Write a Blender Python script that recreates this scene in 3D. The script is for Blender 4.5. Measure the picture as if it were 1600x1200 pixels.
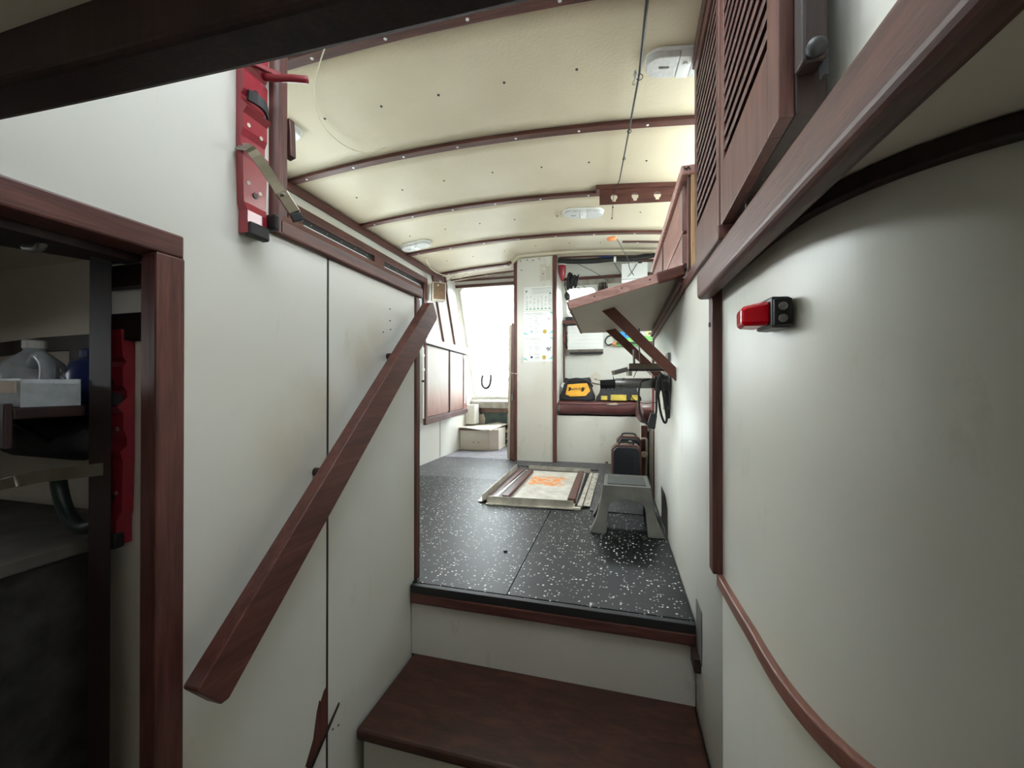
import bpy, math, random
from mathutils import Vector, Matrix
random.seed(7)
SC = bpy.context.scene
COL = SC.collection
for o in list(bpy.data.objects):
    bpy.data.objects.remove(o)

# ------------------------------------------------------------------ camera
cam = bpy.data.cameras.new('camera')
cam.lens = 13.95; cam.sensor_width = 36.0; cam.clip_start = 0.02
camo = bpy.data.objects.new('camera', cam); COL.objects.link(camo)
camo.location = (0, 0, 0.75)
camo.rotation_euler = (math.radians(90.268), 0, math.radians(14.73))
SC.camera = camo
# ------------------------------------------------------------------ world (overcast white sky)
W = bpy.data.worlds.new('overcast_sky'); SC.world = W; W.use_nodes = True
nt = W.node_tree; nt.nodes.clear()
tc = nt.nodes.new('ShaderNodeTexCoord'); sx = nt.nodes.new('ShaderNodeSeparateXYZ')
rp = nt.nodes.new('ShaderNodeValToRGB'); bg = nt.nodes.new('ShaderNodeBackground'); wo = nt.nodes.new('ShaderNodeOutputWorld')
nt.links.new(tc.outputs['Generated'], sx.inputs[0]); nt.links.new(sx.outputs['Z'], rp.inputs[0])
rp.color_ramp.elements[0].position = 0.0; rp.color_ramp.elements[0].color = (0.25, 0.27, 0.27, 1)   # grey water below the horizon
rp.color_ramp.elements[1].position = 0.03; rp.color_ramp.elements[1].color = (0.94, 0.98, 1.0, 1)   # even overcast above
nt.links.new(rp.outputs[0], bg.inputs[0]); bg.inputs[1].default_value = 5.0
nt.links.new(bg.outputs[0], wo.inputs[0])
# ------------------------------------------------------------------ exposure
VS = SC.view_settings
VS.view_transform = 'Standard'; VS.look = 'None'; VS.gamma = 1.0; VS.use_curve_mapping = False
VS.exposure = 2.53
SC.cycles.max_bounces = 14; SC.cycles.diffuse_bounces = 10; SC.cycles.transparent_max_bounces = 16
SC.cycles.sample_clamp_indirect = 8.0
SC.cycles.use_denoising = True

def portal(name, loc, sx_, sy_, direction):
    l = bpy.data.lights.new(name, 'AREA'); l.shape = 'RECTANGLE'; l.size = sx_; l.size_y = sy_
    l.cycles.is_portal = True
    o = bpy.data.objects.new(name, l); COL.objects.link(o); o.location = loc
    o.rotation_euler = Vector(direction).to_track_quat('-Z', 'Y').to_euler()
    return o
# portals only steer the sampling of the sky through the modelled window openings, some of them added; they give no light of their own
portal('window_portal_front', (-0.70, 4.50, 1.25), 2.5, 1.5, (0, -1, 0))
portal('window_portal_left', (-1.90, 2.23, 1.54), 0.42, 2.55, (1, 0, 0))
portal('window_portal_added_portlight', (-1.99, .16, .885), .17, .32, (1, 0, 0))
portal('window_portal_added_hatch', (-.11, .68, 2.03), .62, .67, (0, 0, -1))
portal('window_portal_right', (0.76, 2.48, 1.54), 0.7, 2.1, (-1, 0, 0))

RX, LX, OX, RXO = .244, -.756, -1.785, .66
# ================================================================== materials
def newmat(name):
    m = bpy.data.materials.new(name); m.use_nodes = True
    n = m.node_tree; b = n.nodes['Principled BSDF']
    return m, n, b
def coords(n, scale):
    t = n.nodes.new('ShaderNodeTexCoord'); mp = n.nodes.new('ShaderNodeMapping')
    mp.inputs['Scale'].default_value = scale
    n.links.new(t.outputs['Object'], mp.inputs[0]); return mp.outputs[0]
def noise(n, vec, scale, detail=4, rough=.55, dist=0):
    t = n.nodes.new('ShaderNodeTexNoise'); t.inputs['Scale'].default_value = scale
    t.inputs['Detail'].default_value = detail; t.inputs['Roughness'].default_value = rough
    t.inputs['Distortion'].default_value = dist
    n.links.new(vec, t.inputs['Vector']); return t.outputs['Fac']
def ramp(n, fac, stops):
    r = n.nodes.new('ShaderNodeValToRGB'); e = r.color_ramp.elements
    while len(e) < len(stops): e.new(.5)
    for k, (p, c) in enumerate(stops):
        e[k].position = p; e[k].color = (*c, 1)
    n.links.new(fac, r.inputs[0]); return r.outputs[0]
def bump(n, b, h, strength, dist=.01):
    u = n.nodes.new('ShaderNodeBump'); u.inputs['Strength'].default_value = strength; u.inputs['Distance'].default_value = dist
    n.links.new(h, u.inputs['Height']); n.links.new(u.outputs[0], b.inputs['Normal'])
def mixc(n, f, a, c, mode='MIX'):
    x = n.nodes.new('ShaderNodeMix'); x.data_type = 'RGBA'; x.blend_type = mode
    for k, v in ((0, f), (6, a), (7, c)):
        if hasattr(v, 'links'): n.links.new(v, x.inputs[k])
        elif k == 0: x.inputs[0].default_value = v
        else: x.inputs[k].default_value = (*v, 1)
    return x.outputs[2]
def plain(name, c, rough=.5, metal=0, var=.12, scale=9, bmp=0, coat=0):
    m, n, b = newmat(name)
    v = coords(n, (1, 1, 1)); f = noise(n, v, scale)
    lo = tuple(x*(1-var) for x in c); hi = tuple(min(1, x*(1+var)) for x in c)
    n.links.new(ramp(n, f, [(.3, lo), (.7, hi)]), b.inputs['Base Color'])
    b.inputs['Roughness'].default_value = rough; b.inputs['Metallic'].default_value = metal
    if coat: b.inputs['Coat Weight'].default_value = coat
    if bmp: bump(n, b, noise(n, v, scale*12), bmp, .002)
    return m
def wood(name, sc, c0=(.038, .012, .009), c1=(.098, .031, .024), c2=(.175, .065, .050), rough=.46):
    m, n, b = newmat(name)
    v = coords(n, sc); f = noise(n, v, 3.2, 7, .62, .7); g = noise(n, v, 14, 3, .6)
    col = ramp(n, f, [(.25, c0), (.5, c1), (.78, c2)])
    fine = ramp(n, g, [(.35, (.82, .82, .82)), (.6, (1, 1, 1))])
    n.links.new(mixc(n, 1.0, col, fine, 'MULTIPLY'), b.inputs['Base Color'])
    b.inputs['Roughness'].default_value = rough
    bump(n, b, g, .12, .003)
    return m
WX = wood('mahogany_along_x', (1.3, 16, 16)); WY = wood('mahogany_along_y', (16, 1.3, 16)); WZ = wood('mahogany_along_z', (16, 16, 1.3))
WD = wood('dark_stained_wood', (16, 16, 1.3), (.010, .0045, .0035), (.022, .009, .007), (.04, .016, .012), .55)
PINKY = wood('pale_red_plywood_edge', (4, 16, 16), (.40, .19, .16), (.56, .32, .28), (.68, .44, .39), .4)
PINKX = wood('pale_red_veneer', (14, 2, 5), (.24, .10, .08), (.33, .16, .135), (.42, .22, .19), .35)
TREAD = wood('worn_tread_wood', (3, 10, 10), (.018, .006, .004), (.048, .0145, .008), (.085, .027, .013), .55)
PINE = wood('yellow_pine', (16, 16, 1.3), (.38, .22, .08), (.52, .34, .14), (.62, .44, .22), .45)
WEATH = wood('weathered_wood', (16, 16, 1.4), (.08, .045, .035), (.15, .085, .065), (.22, .14, .11), .6)
def white_panel(name, base=(.645, .655, .615), warm=(.61, .59, .51), rough=.36, dirt=.25):
    m, n, b = newmat(name)
    v = coords(n, (1, 1, 1))
    big = noise(n, v, 1.7, 3, .5); sm = noise(n, coords(n, (3, 3, 1.2)), 3.5, 6, .7)
    c = ramp(n, big, [(.42, base), (.75, warm)])
    d = ramp(n, sm, [(.60, (1, 1, 1)), (.86, (1-dirt, 1-dirt*1.05, 1-dirt*1.25))])
    n.links.new(mixc(n, 1.0, c, d, 'MULTIPLY'), b.inputs['Base Color'])
    b.inputs['Roughness'].default_value = rough
    bump(n, b, noise(n, v, 5, 2), .04, .02)
    return m
PANEL = white_panel('white_laminate')
PANELD = white_panel('soiled_white_laminate', (.60, .59, .54), (.54, .50, .43), .42, .4)
CREAMP = white_panel('cream_paint', (.66, .62, .53), (.58, .52, .42), .5, .35)
OFFW = white_panel('aged_off_white', (.72, .66, .58), (.64, .58, .50), .55, .3)
def stained_panel():
    m = white_panel('stained_white_laminate'); n = m.node_tree; b = n.nodes['Principled BSDF']
    src = b.inputs['Base Color'].links[0].from_socket
    t = n.nodes.new('ShaderNodeTexCoord'); acc = None
    for cy, cz, r in ((.80, .62, .17), (.86, .70, .14), (1.06, .83, .13), (1.14, .90, .10), (.90, .50, .12)):
        d = n.nodes.new('ShaderNodeVectorMath'); d.operation = 'DISTANCE'; d.inputs[1].default_value = (LX, cy, cz); n.links.new(t.outputs['Object'], d.inputs[0])
        k = n.nodes.new('ShaderNodeMapRange'); k.interpolation_type = 'SMOOTHSTEP'; k.inputs[1].default_value = 0; k.inputs[2].default_value = r; k.inputs[3].default_value = .8; k.inputs[4].default_value = 0
        n.links.new(d.outputs['Value'], k.inputs[0])
        if acc is None: acc = k.outputs[0]
        else:
            a = n.nodes.new('ShaderNodeMath'); a.operation = 'MAXIMUM'; n.links.new(acc, a.inputs[0]); n.links.new(k.outputs[0], a.inputs[1]); acc = a.outputs[0]
    f = n.nodes.new('ShaderNodeMath'); f.operation = 'MULTIPLY'; n.links.new(acc, f.inputs[0]); n.links.new(noise(n, coords(n, (1, 1, 1)), 7, 5, .6), f.inputs[1])
    n.links.new(mixc(n, f.outputs[0], src, (.42, .36, .24)), b.inputs['Base Color'])
    return m
def ceiling_mat():
    m, n, b = newmat('dimpled_cream_vinyl')
    v = coords(n, (1, 1, 1)); f = noise(n, v, 2, 3)
    n.links.new(ramp(n, f, [(.3, (.60, .53, .39)), (.7, (.68, .615, .47))]), b.inputs['Base Color'])
    b.inputs['Roughness'].default_value = .42
    bump(n, b, noise(n, v, 90, 2), .35, .004)
    return m
CEIL = ceiling_mat()
STAINED = stained_panel()
def mat_floor(name, amount, base, rough):
    m, n, b = newmat(name)
    v = coords(n, (1, 1, 1))
    vo = n.nodes.new('ShaderNodeTexVoronoi'); vo.inputs['Scale'].default_value = 80
    wv = n.nodes.new('ShaderNodeMix'); wv.data_type = 'VECTOR'; wv.inputs[0].default_value = .012
    nz = n.nodes.new('ShaderNodeTexNoise'); nz.inputs['Scale'].default_value = 90
    n.links.new(v, nz.inputs['Vector']); n.links.new(v, wv.inputs[4]); n.links.new(nz.outputs['Color'], wv.inputs[5])
    n.links.new(wv.outputs[1], vo.inputs['Vector'])
    lt = n.nodes.new('ShaderNodeMath'); lt.operation = 'LESS_THAN'; lt.inputs[1].default_value = .31
    n.links.new(vo.outputs['Distance'], lt.inputs[0])
    sp = n.nodes.new('ShaderNodeSeparateColor'); n.links.new(vo.outputs['Color'], sp.inputs[0])
    gt = n.nodes.new('ShaderNodeMath'); gt.operation = 'LESS_THAN'; gt.inputs[1].default_value = amount
    n.links.new(sp.outputs[0], gt.inputs[0])
    mu = n.nodes.new('ShaderNodeMath'); mu.operation = 'MULTIPLY'
    n.links.new(lt.outputs[0], mu.inputs[0]); n.links.new(gt.outputs[0], mu.inputs[1])
    fl = ramp(n, sp.outputs[1], [(.2, (.25, .26, .25)), (.9, (.80, .81, .78))])
    bs = ramp(n, noise(n, v, 4, 5), [(.35, base), (.75, tuple(x*1.7 for x in base))])
    n.links.new(mixc(n, mu.outputs[0], bs, fl), b.inputs['Base Color'])
    b.inputs['Roughness'].default_value = rough; b.inputs['Specular IOR Level'].default_value = .26
    bump(n, b, noise(n, v, 160, 2), .25, .003)
    return m
RUB = mat_floor('flecked_black_rubber', .34, (.006, .0065, .007), .43)
RUB2 = mat_floor('worn_grey_rubber', .12, (.055, .055, .06), .42)
RUB3 = mat_floor('faded_grey_rubber', .10, (.16, .155, .17), .5)
BLACKR = plain('black_rubber', (.012, .012, .013), .55)
BLACKP = plain('black_plastic', (.015, .015, .017), .35)
RED = plain('red_enamel', (.30, .018, .034), .28, 0, .15, 14, 0, .4)
REDD = plain('red_hook_coating', (.22, .012, .022), .4)
STEEL = plain('brushed_steel', (.42, .40, .36), .32, 1, .2, 20)
BRASS = plain('tarnished_steel', (.20, .175, .13), .3, 1, .25, 12)
ALU = plain('dirty_aluminium', (.55, .52, .45), .5, .4, .3, 14)
GREYM = plain('grey_metal', (.20, .195, .19), .38, .6, .2, 12)
WHITEP = plain('white_plastic', (.78, .80, .80), .3, 0, .04)
STOOL = plain('grey_plastic', (.125, .122, .108), .55, 0, .25, 10, .1)
STOOLD = plain('dark_tread_rubber', (.06, .062, .06), .7, 0, .2, 16, .2)
BROWNV = plain('brown_vinyl', (.105, .036, .036), .33, 0, .2, 7, .08)
FABB = plain('black_nylon', (.016, .016, .02), .7, 0, .3, 30, .3)
YEL = plain('yellow_fabric', (.72, .36, .03), .6, 0, .1, 20)
YELD = plain('dirty_yellow_fabric', (.50, .38, .05), .65, 0, .25, 20)
PAPER = plain('paper', (.70, .71, .69), .6, 0, .04)
PAPERW = plain('foxed_paper', (.58, .54, .46), .7, 0, .1)
INK = plain('grey_ink', (.18, .19, .20), .7)
TEAL = plain('teal_ink', (.22, .52, .50), .7)
GOLD = plain('gold_seal', (.55, .42, .10), .35, .5)
GREEN = plain('bright_green_print', (.22, .70, .18), .4)
GREEND = plain('dark_green_plastic', (.02, .09, .03), .45)
BLUE = plain('bright_blue_print', (.02, .32, .72), .4)
BLUED = plain('dark_blue_plastic', (.012, .03, .14), .3)
LEMON = plain('pale_yellow_print', (.75, .74, .32), .4)
ORANGE = plain('orange_plastic', (.85, .30, .12), .5)
PEEL = plain('dark_green_old_paint', (.045, .075, .07), .6, 0, .4, 12, .2)
GRILL = plain('brown_speaker_cloth', (.17, .105, .06), .8, 0, .2, 40, .3)
OLDGREY = plain('weathered_grey_sill', (.30, .28, .24), .65, 0, .3, 14, .2)
DKGREY = plain('dark_grey_cord', (.045, .04, .038), .5)
CARD = plain('tan_cardboard', (.45, .38, .30), .7)
LINE = plain('pale_wire', (.70, .66, .50), .4)
ALMOND = plain('almond_plastic', (.60, .55, .46), .4)
CASEB = plain('blue_black_case_shell', (.016, .018, .026), .42)
CASEE = plain('rust_brown_case_edge', (.12, .055, .042), .5, 0, .3)
TAN = plain('tan_plastic', (.33, .27, .21), .55, 0, .2)
RUSTB = plain('rusty_brown_paint', (.12, .055, .05), .5)
def clear_mat(name, col, alpha, rough):
    m, n, b = newmat(name); n.nodes.remove(b)
    out = [x for x in n.nodes if x.type == 'OUTPUT_MATERIAL'][0]
    t = n.nodes.new('ShaderNodeBsdfTransparent'); g = n.nodes.new('ShaderNodeBsdfGlossy'); mx = n.nodes.new('ShaderNodeMixShader')
    t.inputs[0].default_value = (*col, 1); g.inputs['Roughness'].default_value = rough; mx.inputs[0].default_value = alpha
    n.links.new(t.outputs[0], mx.inputs[1]); n.links.new(g.outputs[0], mx.inputs[2]); n.links.new(mx.outputs[0], out.inputs[0])
    return m
GLASS = clear_mat('window_glass', (.96, .98, .97), .06, .02)
TINT = clear_mat('tinted_windscreen', (.72, .74, .74), .05, .02)
SMOKE = clear_mat('added_window_smoked_acrylic', (.62, .63, .64), .06, .05)
def lens_mat(name, c, t, rough=.25):
    m, n, b = newmat(name)
    v = coords(n, (1, 1, 1)); f = noise(n, v, 60)
    n.links.new(ramp(n, f, [(.3, tuple(x*.8 for x in c)), (.7, c)]), b.inputs['Base Color'])
    b.inputs['Roughness'].default_value = rough; b.inputs['Transmission Weight'].default_value = t
    bump(n, b, f, .2, .003)
    return m
LENS = lens_mat('ribbed_clear_lens', (.86, .88, .88), .15)
REDL = lens_mat('red_lens', (.75, .0, .012), .35, .12)
JUG = lens_mat('translucent_white_jug', (.62, .68, .72), .3, .25)
def hatch_mat():
    m, n, b = newmat('scuffed_plate_with_orange_rust')
    v = coords(n, (1, 1, 1)); f = noise(n, v, 9, 6, .7); f2 = noise(n, v, 22, 5, .75)
    base = ramp(n, f, [(.3, (.40, .36, .30)), (.65, (.66, .64, .58))])
    t = n.nodes.new('ShaderNodeTexCoord'); s = n.nodes.new('ShaderNodeSeparateXYZ'); n.links.new(t.outputs['Object'], s.inputs[0])
    def band(sock, a, b_, w):
        r = n.nodes.new('ShaderNodeMapRange'); r.inputs[1].default_value = a; r.inputs[2].default_value = a+w
        q = n.nodes.new('ShaderNodeMapRange'); q.inputs[1].default_value = b_; q.inputs[2].default_value = b_-w
        n.links.new(sock, r.inputs[0]); n.links.new(sock, q.inputs[0])
        k = n.nodes.new('ShaderNodeMath'); k.operation = 'MULTIPLY'; n.links.new(r.outputs[0], k.inputs[0]); n.links.new(q.outputs[0], k.inputs[1])
        return k.outputs[0]
    k = n.nodes.new('ShaderNodeMath'); k.operation = 'MULTIPLY'
    n.links.new(band(s.outputs[0], -.19, .19, .07), k.inputs[0]); n.links.new(band(s.outputs[1], -.10, .34, .1), k.inputs[1])
    ad = n.nodes.new('ShaderNodeMath'); ad.operation = 'MULTIPLY_ADD'; ad.inputs[1].default_value = 3.2; ad.inputs[2].default_value = -1.75
    n.links.new(f2, ad.inputs[0])
    a2 = n.nodes.new('ShaderNodeMath'); a2.operation = 'ADD'; n.links.new(ad.outputs[0], a2.inputs[0]); n.links.new(k.outputs[0], a2.inputs[1])
    mr = n.nodes.new('ShaderNodeMapRange'); mr.inputs[1].default_value = .62; mr.inputs[2].default_value = .95; n.links.new(a2.outputs[0], mr.inputs[0])
    n.links.new(mixc(n, mr.outputs[0], base, (.72, .24, .03)), b.inputs['Base Color'])
    b.inputs['Roughness'].default_value = .55
    bump(n, b, f2, .2, .004)
    return m
HATCH = hatch_mat()

# ================================================================== mesh builder
ORG = {}
class MB:
    def __init__(s): s.v = []; s.f = []
    def add(s, vs, fs):
        k = len(s.v); s.v += [tuple(p) for p in vs]; s.f += [tuple(i+k for i in q) for q in fs]; return s
    def hexa(s, p):   # 4 bottom then 4 top, counter-clockwise seen from above
        return s.add(p, [(3, 2, 1, 0), (4, 5, 6, 7), (0, 1, 5, 4), (1, 2, 6, 5), (2, 3, 7, 6), (3, 0, 4, 7)])
    def box(s, x0, x1, y0, y1, z0, z1):
        return s.hexa([(x0, y0, z0), (x1, y0, z0), (x1, y1, z0), (x0, y1, z0), (x0, y0, z1), (x1, y0, z1), (x1, y1, z1), (x0, y1, z1)])
    def beam(s, p0, p1, w, h, side=(0, 0, 1)):   # bar between two points; h along side, w across
        a = Vector(p0); b = Vector(p1); d = (b-a).normalized(); u = Vector(side); u = (u-d*u.dot(d)).normalized(); r = d.cross(u)
        q = []
        for c in (a, b):
            q.append([c+r*(sx_*w/2)+u*(sy*h/2) for sx_, sy in ((-1, -1), (1, -1), (1, 1), (-1, 1))])
        k = q[0]+q[1]
        return s.add(k, [(3, 2, 1, 0), (4, 5, 6, 7), (0, 1, 5, 4), (1, 2, 6, 5), (2, 3, 7, 6), (3, 0, 4, 7)])
    def prism(s, poly, vec):
        n = len(poly); vec = Vector(vec); a = [Vector(p) for p in poly]; b = [p+vec for p in a]
        fs = [tuple(range(n))[::-1], tuple(range(n, 2*n))] + [(i, (i+1) % n, n+(i+1) % n, n+i) for i in range(n)]
        return s.add(a+b, fs)
    def tube(s, pts, r, n=8, caps=True, closed=False):
        P = [Vector(p) for p in pts]; m = len(P); R = r if isinstance(r, (list, tuple)) else [r]*m
        vs = []; up = None
        for i, p in enumerate(P):
            if closed: d = (P[(i+1) % m]-P[i-1])
            else: d = (P[min(i+1, m-1)]-P[max(i-1, 0)])
            d.normalize()
            if up is None:
                up = Vector((0, 0, 1)) if abs(d.z) < .9 else Vector((1, 0, 0))
            u = up-d*up.dot(d)
            if u.length < 1e-4: u = d.orthogonal()
            u.normalize(); up = u; w = d.cross(u)
            for k in range(n):
                a = 2*math.pi*k/n; vs.append(p+(u*math.cos(a)+w*math.sin(a))*R[i])
        fs = []
        for i in range(m if closed else m-1):
            j = (i+1) % m
            for k in range(n):
                l = (k+1) % n; fs.append((i*n+k, i*n+l, j*n+l, j*n+k))
        if caps and not closed: fs += [tuple(range(n))[::-1], tuple(range((m-1)*n, m*n))]
        return s.add(vs, fs)
    def cyl(s, p0, p1, r, n=14, r1=None): return s.tube([p0, p1], [r, r if r1 is None else r1], n)
    def lathe(s, prof, c, axis=(0, 0, 1), n=18):
        ax = Vector(axis).normalized(); u = ax.orthogonal().normalized(); w = ax.cross(u); c = Vector(c); vs = []; fs = []
        for r, h in prof:
            for k in range(n):
                a = 2*math.pi*k/n; vs.append(c+ax*h+(u*math.cos(a)+w*math.sin(a))*max(r, 1e-5))
        for i in range(len(prof)-1):
            for k in range(n):
                l = (k+1) % n; fs.append((i*n+k, i*n+l, (i+1)*n+l, (i+1)*n+k))
        fs += [tuple(range(n))[::-1], tuple(range((len(prof)-1)*n, len(prof)*n))]
        return s.add(vs, fs)
    def grid(s, fn, nu, nv, closed=False):
        vs = [fn(i/nu, j/nv) for i in range(nu+1) for j in range(nv+1)]
        fs = [(i*(nv+1)+j, (i+1)*(nv+1)+j, (i+1)*(nv+1)+j+1, i*(nv+1)+j+1) for i in range(nu) for j in range(nv)]
        return s.add(vs, fs)
    def slab(s, top, nu, nv, thick):   # closed sheet: top(u,v) and the same shifted by thick
        t = Vector(thick); k = (nu+1)*(nv+1)
        a = [Vector(top(i/nu, j/nv)) for i in range(nu+1) for j in range(nv+1)]; b = [p+t for p in a]
        fs = []
        ix = lambda i, j: i*(nv+1)+j
        for i in range(nu):
            for j in range(nv):
                q = (ix(i, j), ix(i+1, j), ix(i+1, j+1), ix(i, j+1)); fs += [q, tuple(x+k for x in q[::-1])]
        for i in range(nu):
            fs += [(ix(i, 0), ix(i, 0)+k, ix(i+1, 0)+k, ix(i+1, 0)), (ix(i+1, nv), ix(i+1, nv)+k, ix(i, nv)+k, ix(i, nv))]
        for j in range(nv):
            fs += [(ix(0, j+1), ix(0, j+1)+k, ix(0, j)+k, ix(0, j)), (ix(nu, j), ix(nu, j)+k, ix(nu, j+1)+k, ix(nu, j+1))]
        return s.add(a+b, fs)
    def build(s, name, mat, parent=None, bevel=0, seg=2, smooth=False, local=False, solid=0):
        V = [Vector(p) for p in s.v]
        if parent is not None:
            off = Vector((0, 0, 0)) if local else ORG[parent]
        elif local: off = Vector((0, 0, 0))
        else:
            lo = [min(p[i] for p in V) for i in range(3)]; hi = [max(p[i] for p in V) for i in range(3)]
            off = Vector(((lo[0]+hi[0])/2, (lo[1]+hi[1])/2, lo[2]))
        me = bpy.data.meshes.new(name)
        me.from_pydata([tuple(p-off) for p in V], [], s.f); me.validate(); me.update()
        import bmesh
        bm = bmesh.new(); bm.from_mesh(me); bmesh.ops.recalc_face_normals(bm, faces=bm.faces); bm.to_mesh(me); bm.free()
        me.materials.append(mat)
        if smooth:
            for p in me.polygons: p.use_smooth = True
        o = bpy.data.objects.new(name, me); COL.objects.link(o)
        if parent is not None:
            o.parent = parent; ORG[o] = off
        else:
            o.location = off; ORG[o] = off
        if solid:
            md = o.modifiers.new('solid', 'SOLIDIFY'); md.thickness = solid
        if bevel:
            md = o.modifiers.new('bevel', 'BEVEL'); md.width = bevel; md.segments = seg; md.limit_method = 'ANGLE'; md.angle_limit = math.radians(35)
        return o
def tag(o, label=None, cat=None, group=None, kind=None):
    if label: o['label'] = label
    if cat: o['category'] = cat
    if group: o['group'] = group
    if kind: o['kind'] = kind
    return o
def thing(name, label, cat, loc=(0, 0, 0), group=None, rot=None):
    o = bpy.data.objects.new(name, None); COL.objects.link(o); o.empty_display_size = .05
    o.location = loc; ORG[o] = Vector(loc)
    if rot: o.rotation_euler = rot
    return tag(o, label, cat, group)
def shell(name, label=None, loc=(0, 0, 0)):
    o = bpy.data.objects.new(name, None); COL.objects.link(o); o.location = loc; ORG[o] = Vector(loc); o.empty_display_size = .05
    return tag(o, label, None, None, 'structure')
def struct(o, label=None): return tag(o, label, None, None, 'structure')
def copy_tree(o, parent=None):
    c = o.copy(); COL.objects.link(c)
    if parent is not None: c.parent = parent
    for ch in list(o.children): copy_tree(ch, c)
    return c
def Bx(*a): return MB().box(*a)
def smooth01(t): t = max(0., min(1., t)); return t*t*(3-2*t)
def catmull(P, n=8):
    P = [Vector(p) for p in P]; out = []
    Q = [P[0]*2-P[1]]+P+[P[-1]*2-P[-2]]
    for i in range(1, len(Q)-2):
        for k in range(n):
            t = k/n; a, b, c, d = Q[i-1:i+3]
            out.append(.5*((2*b)+(c-a)*t+(2*a-5*b+4*c-d)*t*t+(3*b-a-3*c+d)*t**3))
    out.append(P[-1]); return out

def zc(x, y):
    z = 1.958-.051*(x+.75)**2
    return z+.035*smooth01((y-3.75)/.5)+.075*smooth01((y-3.15)/.65)*smooth01((x+1.04)/.12)

# ================================================================== SETTING
# ---- floor of the wheelhouse
floor = struct(Bx(OX-.03, RXO, 1.39, 4.9, -.09, -.012).build('floor', RUB2), 'wheelhouse sole under the rubber mats')
def mat_thing(poly, m, label, t=.012):
    o = MB().prism([(x, y, -t) for x, y in poly], (0, 0, t)).build('rubber_mat', m)
    return tag(o, label, 'rubber mat', 'rubber mats laid over the wheelhouse sole')
mat_thing([(OX+.005, 1.378), (-.384, 1.378), (-.384, 2.385), (-.85, 2.40), (-.875, 3.02), (OX+.005, 3.02)], RUB, 'large shiny black flecked rubber mat left of the long seam')
mat_thing([(-.380, 1.378), (.2395, 1.378), (.2395, 2.43), (-.380, 2.385)], RUB, 'black rubber mat with white flecks right of the seam, under the step stool')
mat_thing([(OX+.005, 3.025), (-.875, 3.025), (-.905, 3.64), (-1.005, 3.9), (OX+.005, 3.9)], RUB2, 'worn grey rubber mat left of the floor hatch, below the left cabinet')
mat_thing([(-.155, 2.435), (.2395, 2.435), (.2395, 2.80), (.60, 2.80), (.60, 3.93), (-.56, 3.93), (-.56, 3.855), (-.99, 3.855), (-.888, 3.64), (-.155, 3.62)], RUB2, 'grey mat along the bench front, beyond the floor hatch')
mat_thing([(OX+.005, 3.905), (-1.03, 3.905), (-1.03, 4.79), (OX+.005, 4.79)], RUB3, 'faded purple-grey mat in front of the cream step box')
# ---- floor edge nosing and stairs
st = thing('companionway_steps', 'mahogany-topped companionway steps with white risers, between the two cabin walls', 'steps', (-.25, 1.1, -.78))
Bx(-.752, .240, 1.352, 1.375, -.030, -.001).build('mat_edge', BLACKR, st, .002)
Bx(-.752, .240, 1.350, 1.388, -.068, -.030).build('nosing', WX, st, .005)
Bx(-.753, .241, 1.366, 1.388, -.265, -.068).build('riser', PANELD, st)
Bx(-.748, .240, 1.020, 1.392, -.300, -.2645).build('tread', TREAD, st, .012, 3)
Bx(-.735, .238, 1.045, 1.064, -.53, -.300).build('riser', PANELD, st)
Bx(-.735, .238, .70, 1.045, -.565, -.53).build('tread', TREAD, st, .012, 3)
Bx(-.735, .238, .72, .74, -.78, -.565).build('riser', PANELD, st)
# ---- cabin sole
struct(Bx(-2.0, 1.4, -1.2, 1.45, -.84, -.78).build('floor_cabin', OFFW))
struct(Bx(-1.95, -1.0, -.3, .68, -.10, -.02).build('floor_locker', WD))
# ---- left wall of the companionway (X = -.756)
wl = shell('wall_left')
MB().prism([(LX, .541, -.80), (LX, .909, -.80), (LX, .909, 1.095), (LX, .722, 1.095), (LX, .722, 1.93), (LX, -1.2, 1.93), (LX, -1.2, 1.018), (LX, .541, 1.018)], (-.03, 0, 0)).build('panel', STAINED, wl)
Bx(LX-.03, LX, .915, 1.392, -.80, 1.095).build('panel', STAINED, wl, .001)
Bx(LX-.034, LX+.0008, .9085, .9155, -.80, 1.095).build('seam_strip', WD, wl)
Bx(LX-.03, LX, -1.2, -.30, -.80, 1.018).build('panel', PANEL, wl, .001)
# broken corner of the panel showing the wood behind
MB().prism([(LX+.0002, .9115, -.058), (LX+.0002, .900, -.064), (LX+.0002, .888, -.083), (LX+.0002, .883, -.076), (LX+.0002, .874, -.10), (LX+.0002, .862, -.16), (LX+.0002, .835, -.205), (LX+.0002, .842, -.215), (LX+.0002, .852, -.235), (LX+.0002, .9115, -.182)], (.0012, 0, 0)).build('exposed_wood', WZ, wl)
MB().prism([(LX+.001, .82, -.255), (LX+.001, .955, -.145), (LX+.001, .957, -.138), (LX+.001, .82, -.238)], (.004, 0, 0)).build('splinter', WD, wl)
for y, z in ((.935, -.195), (.958, -.203)):
    MB().cyl((LX, y, z), (LX+.001, y, z), .0028, 8).build('screw_hole', BLACKP, wl)
for y, z in ((1.215, 1.015), (1.216, .975), (1.22, .945), (1.175, .93)):
    MB().cyl((LX, y, z), (LX+.0006, y, z-.001), .004, 7).build('scuff_mark', DKGREY, wl)
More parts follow.
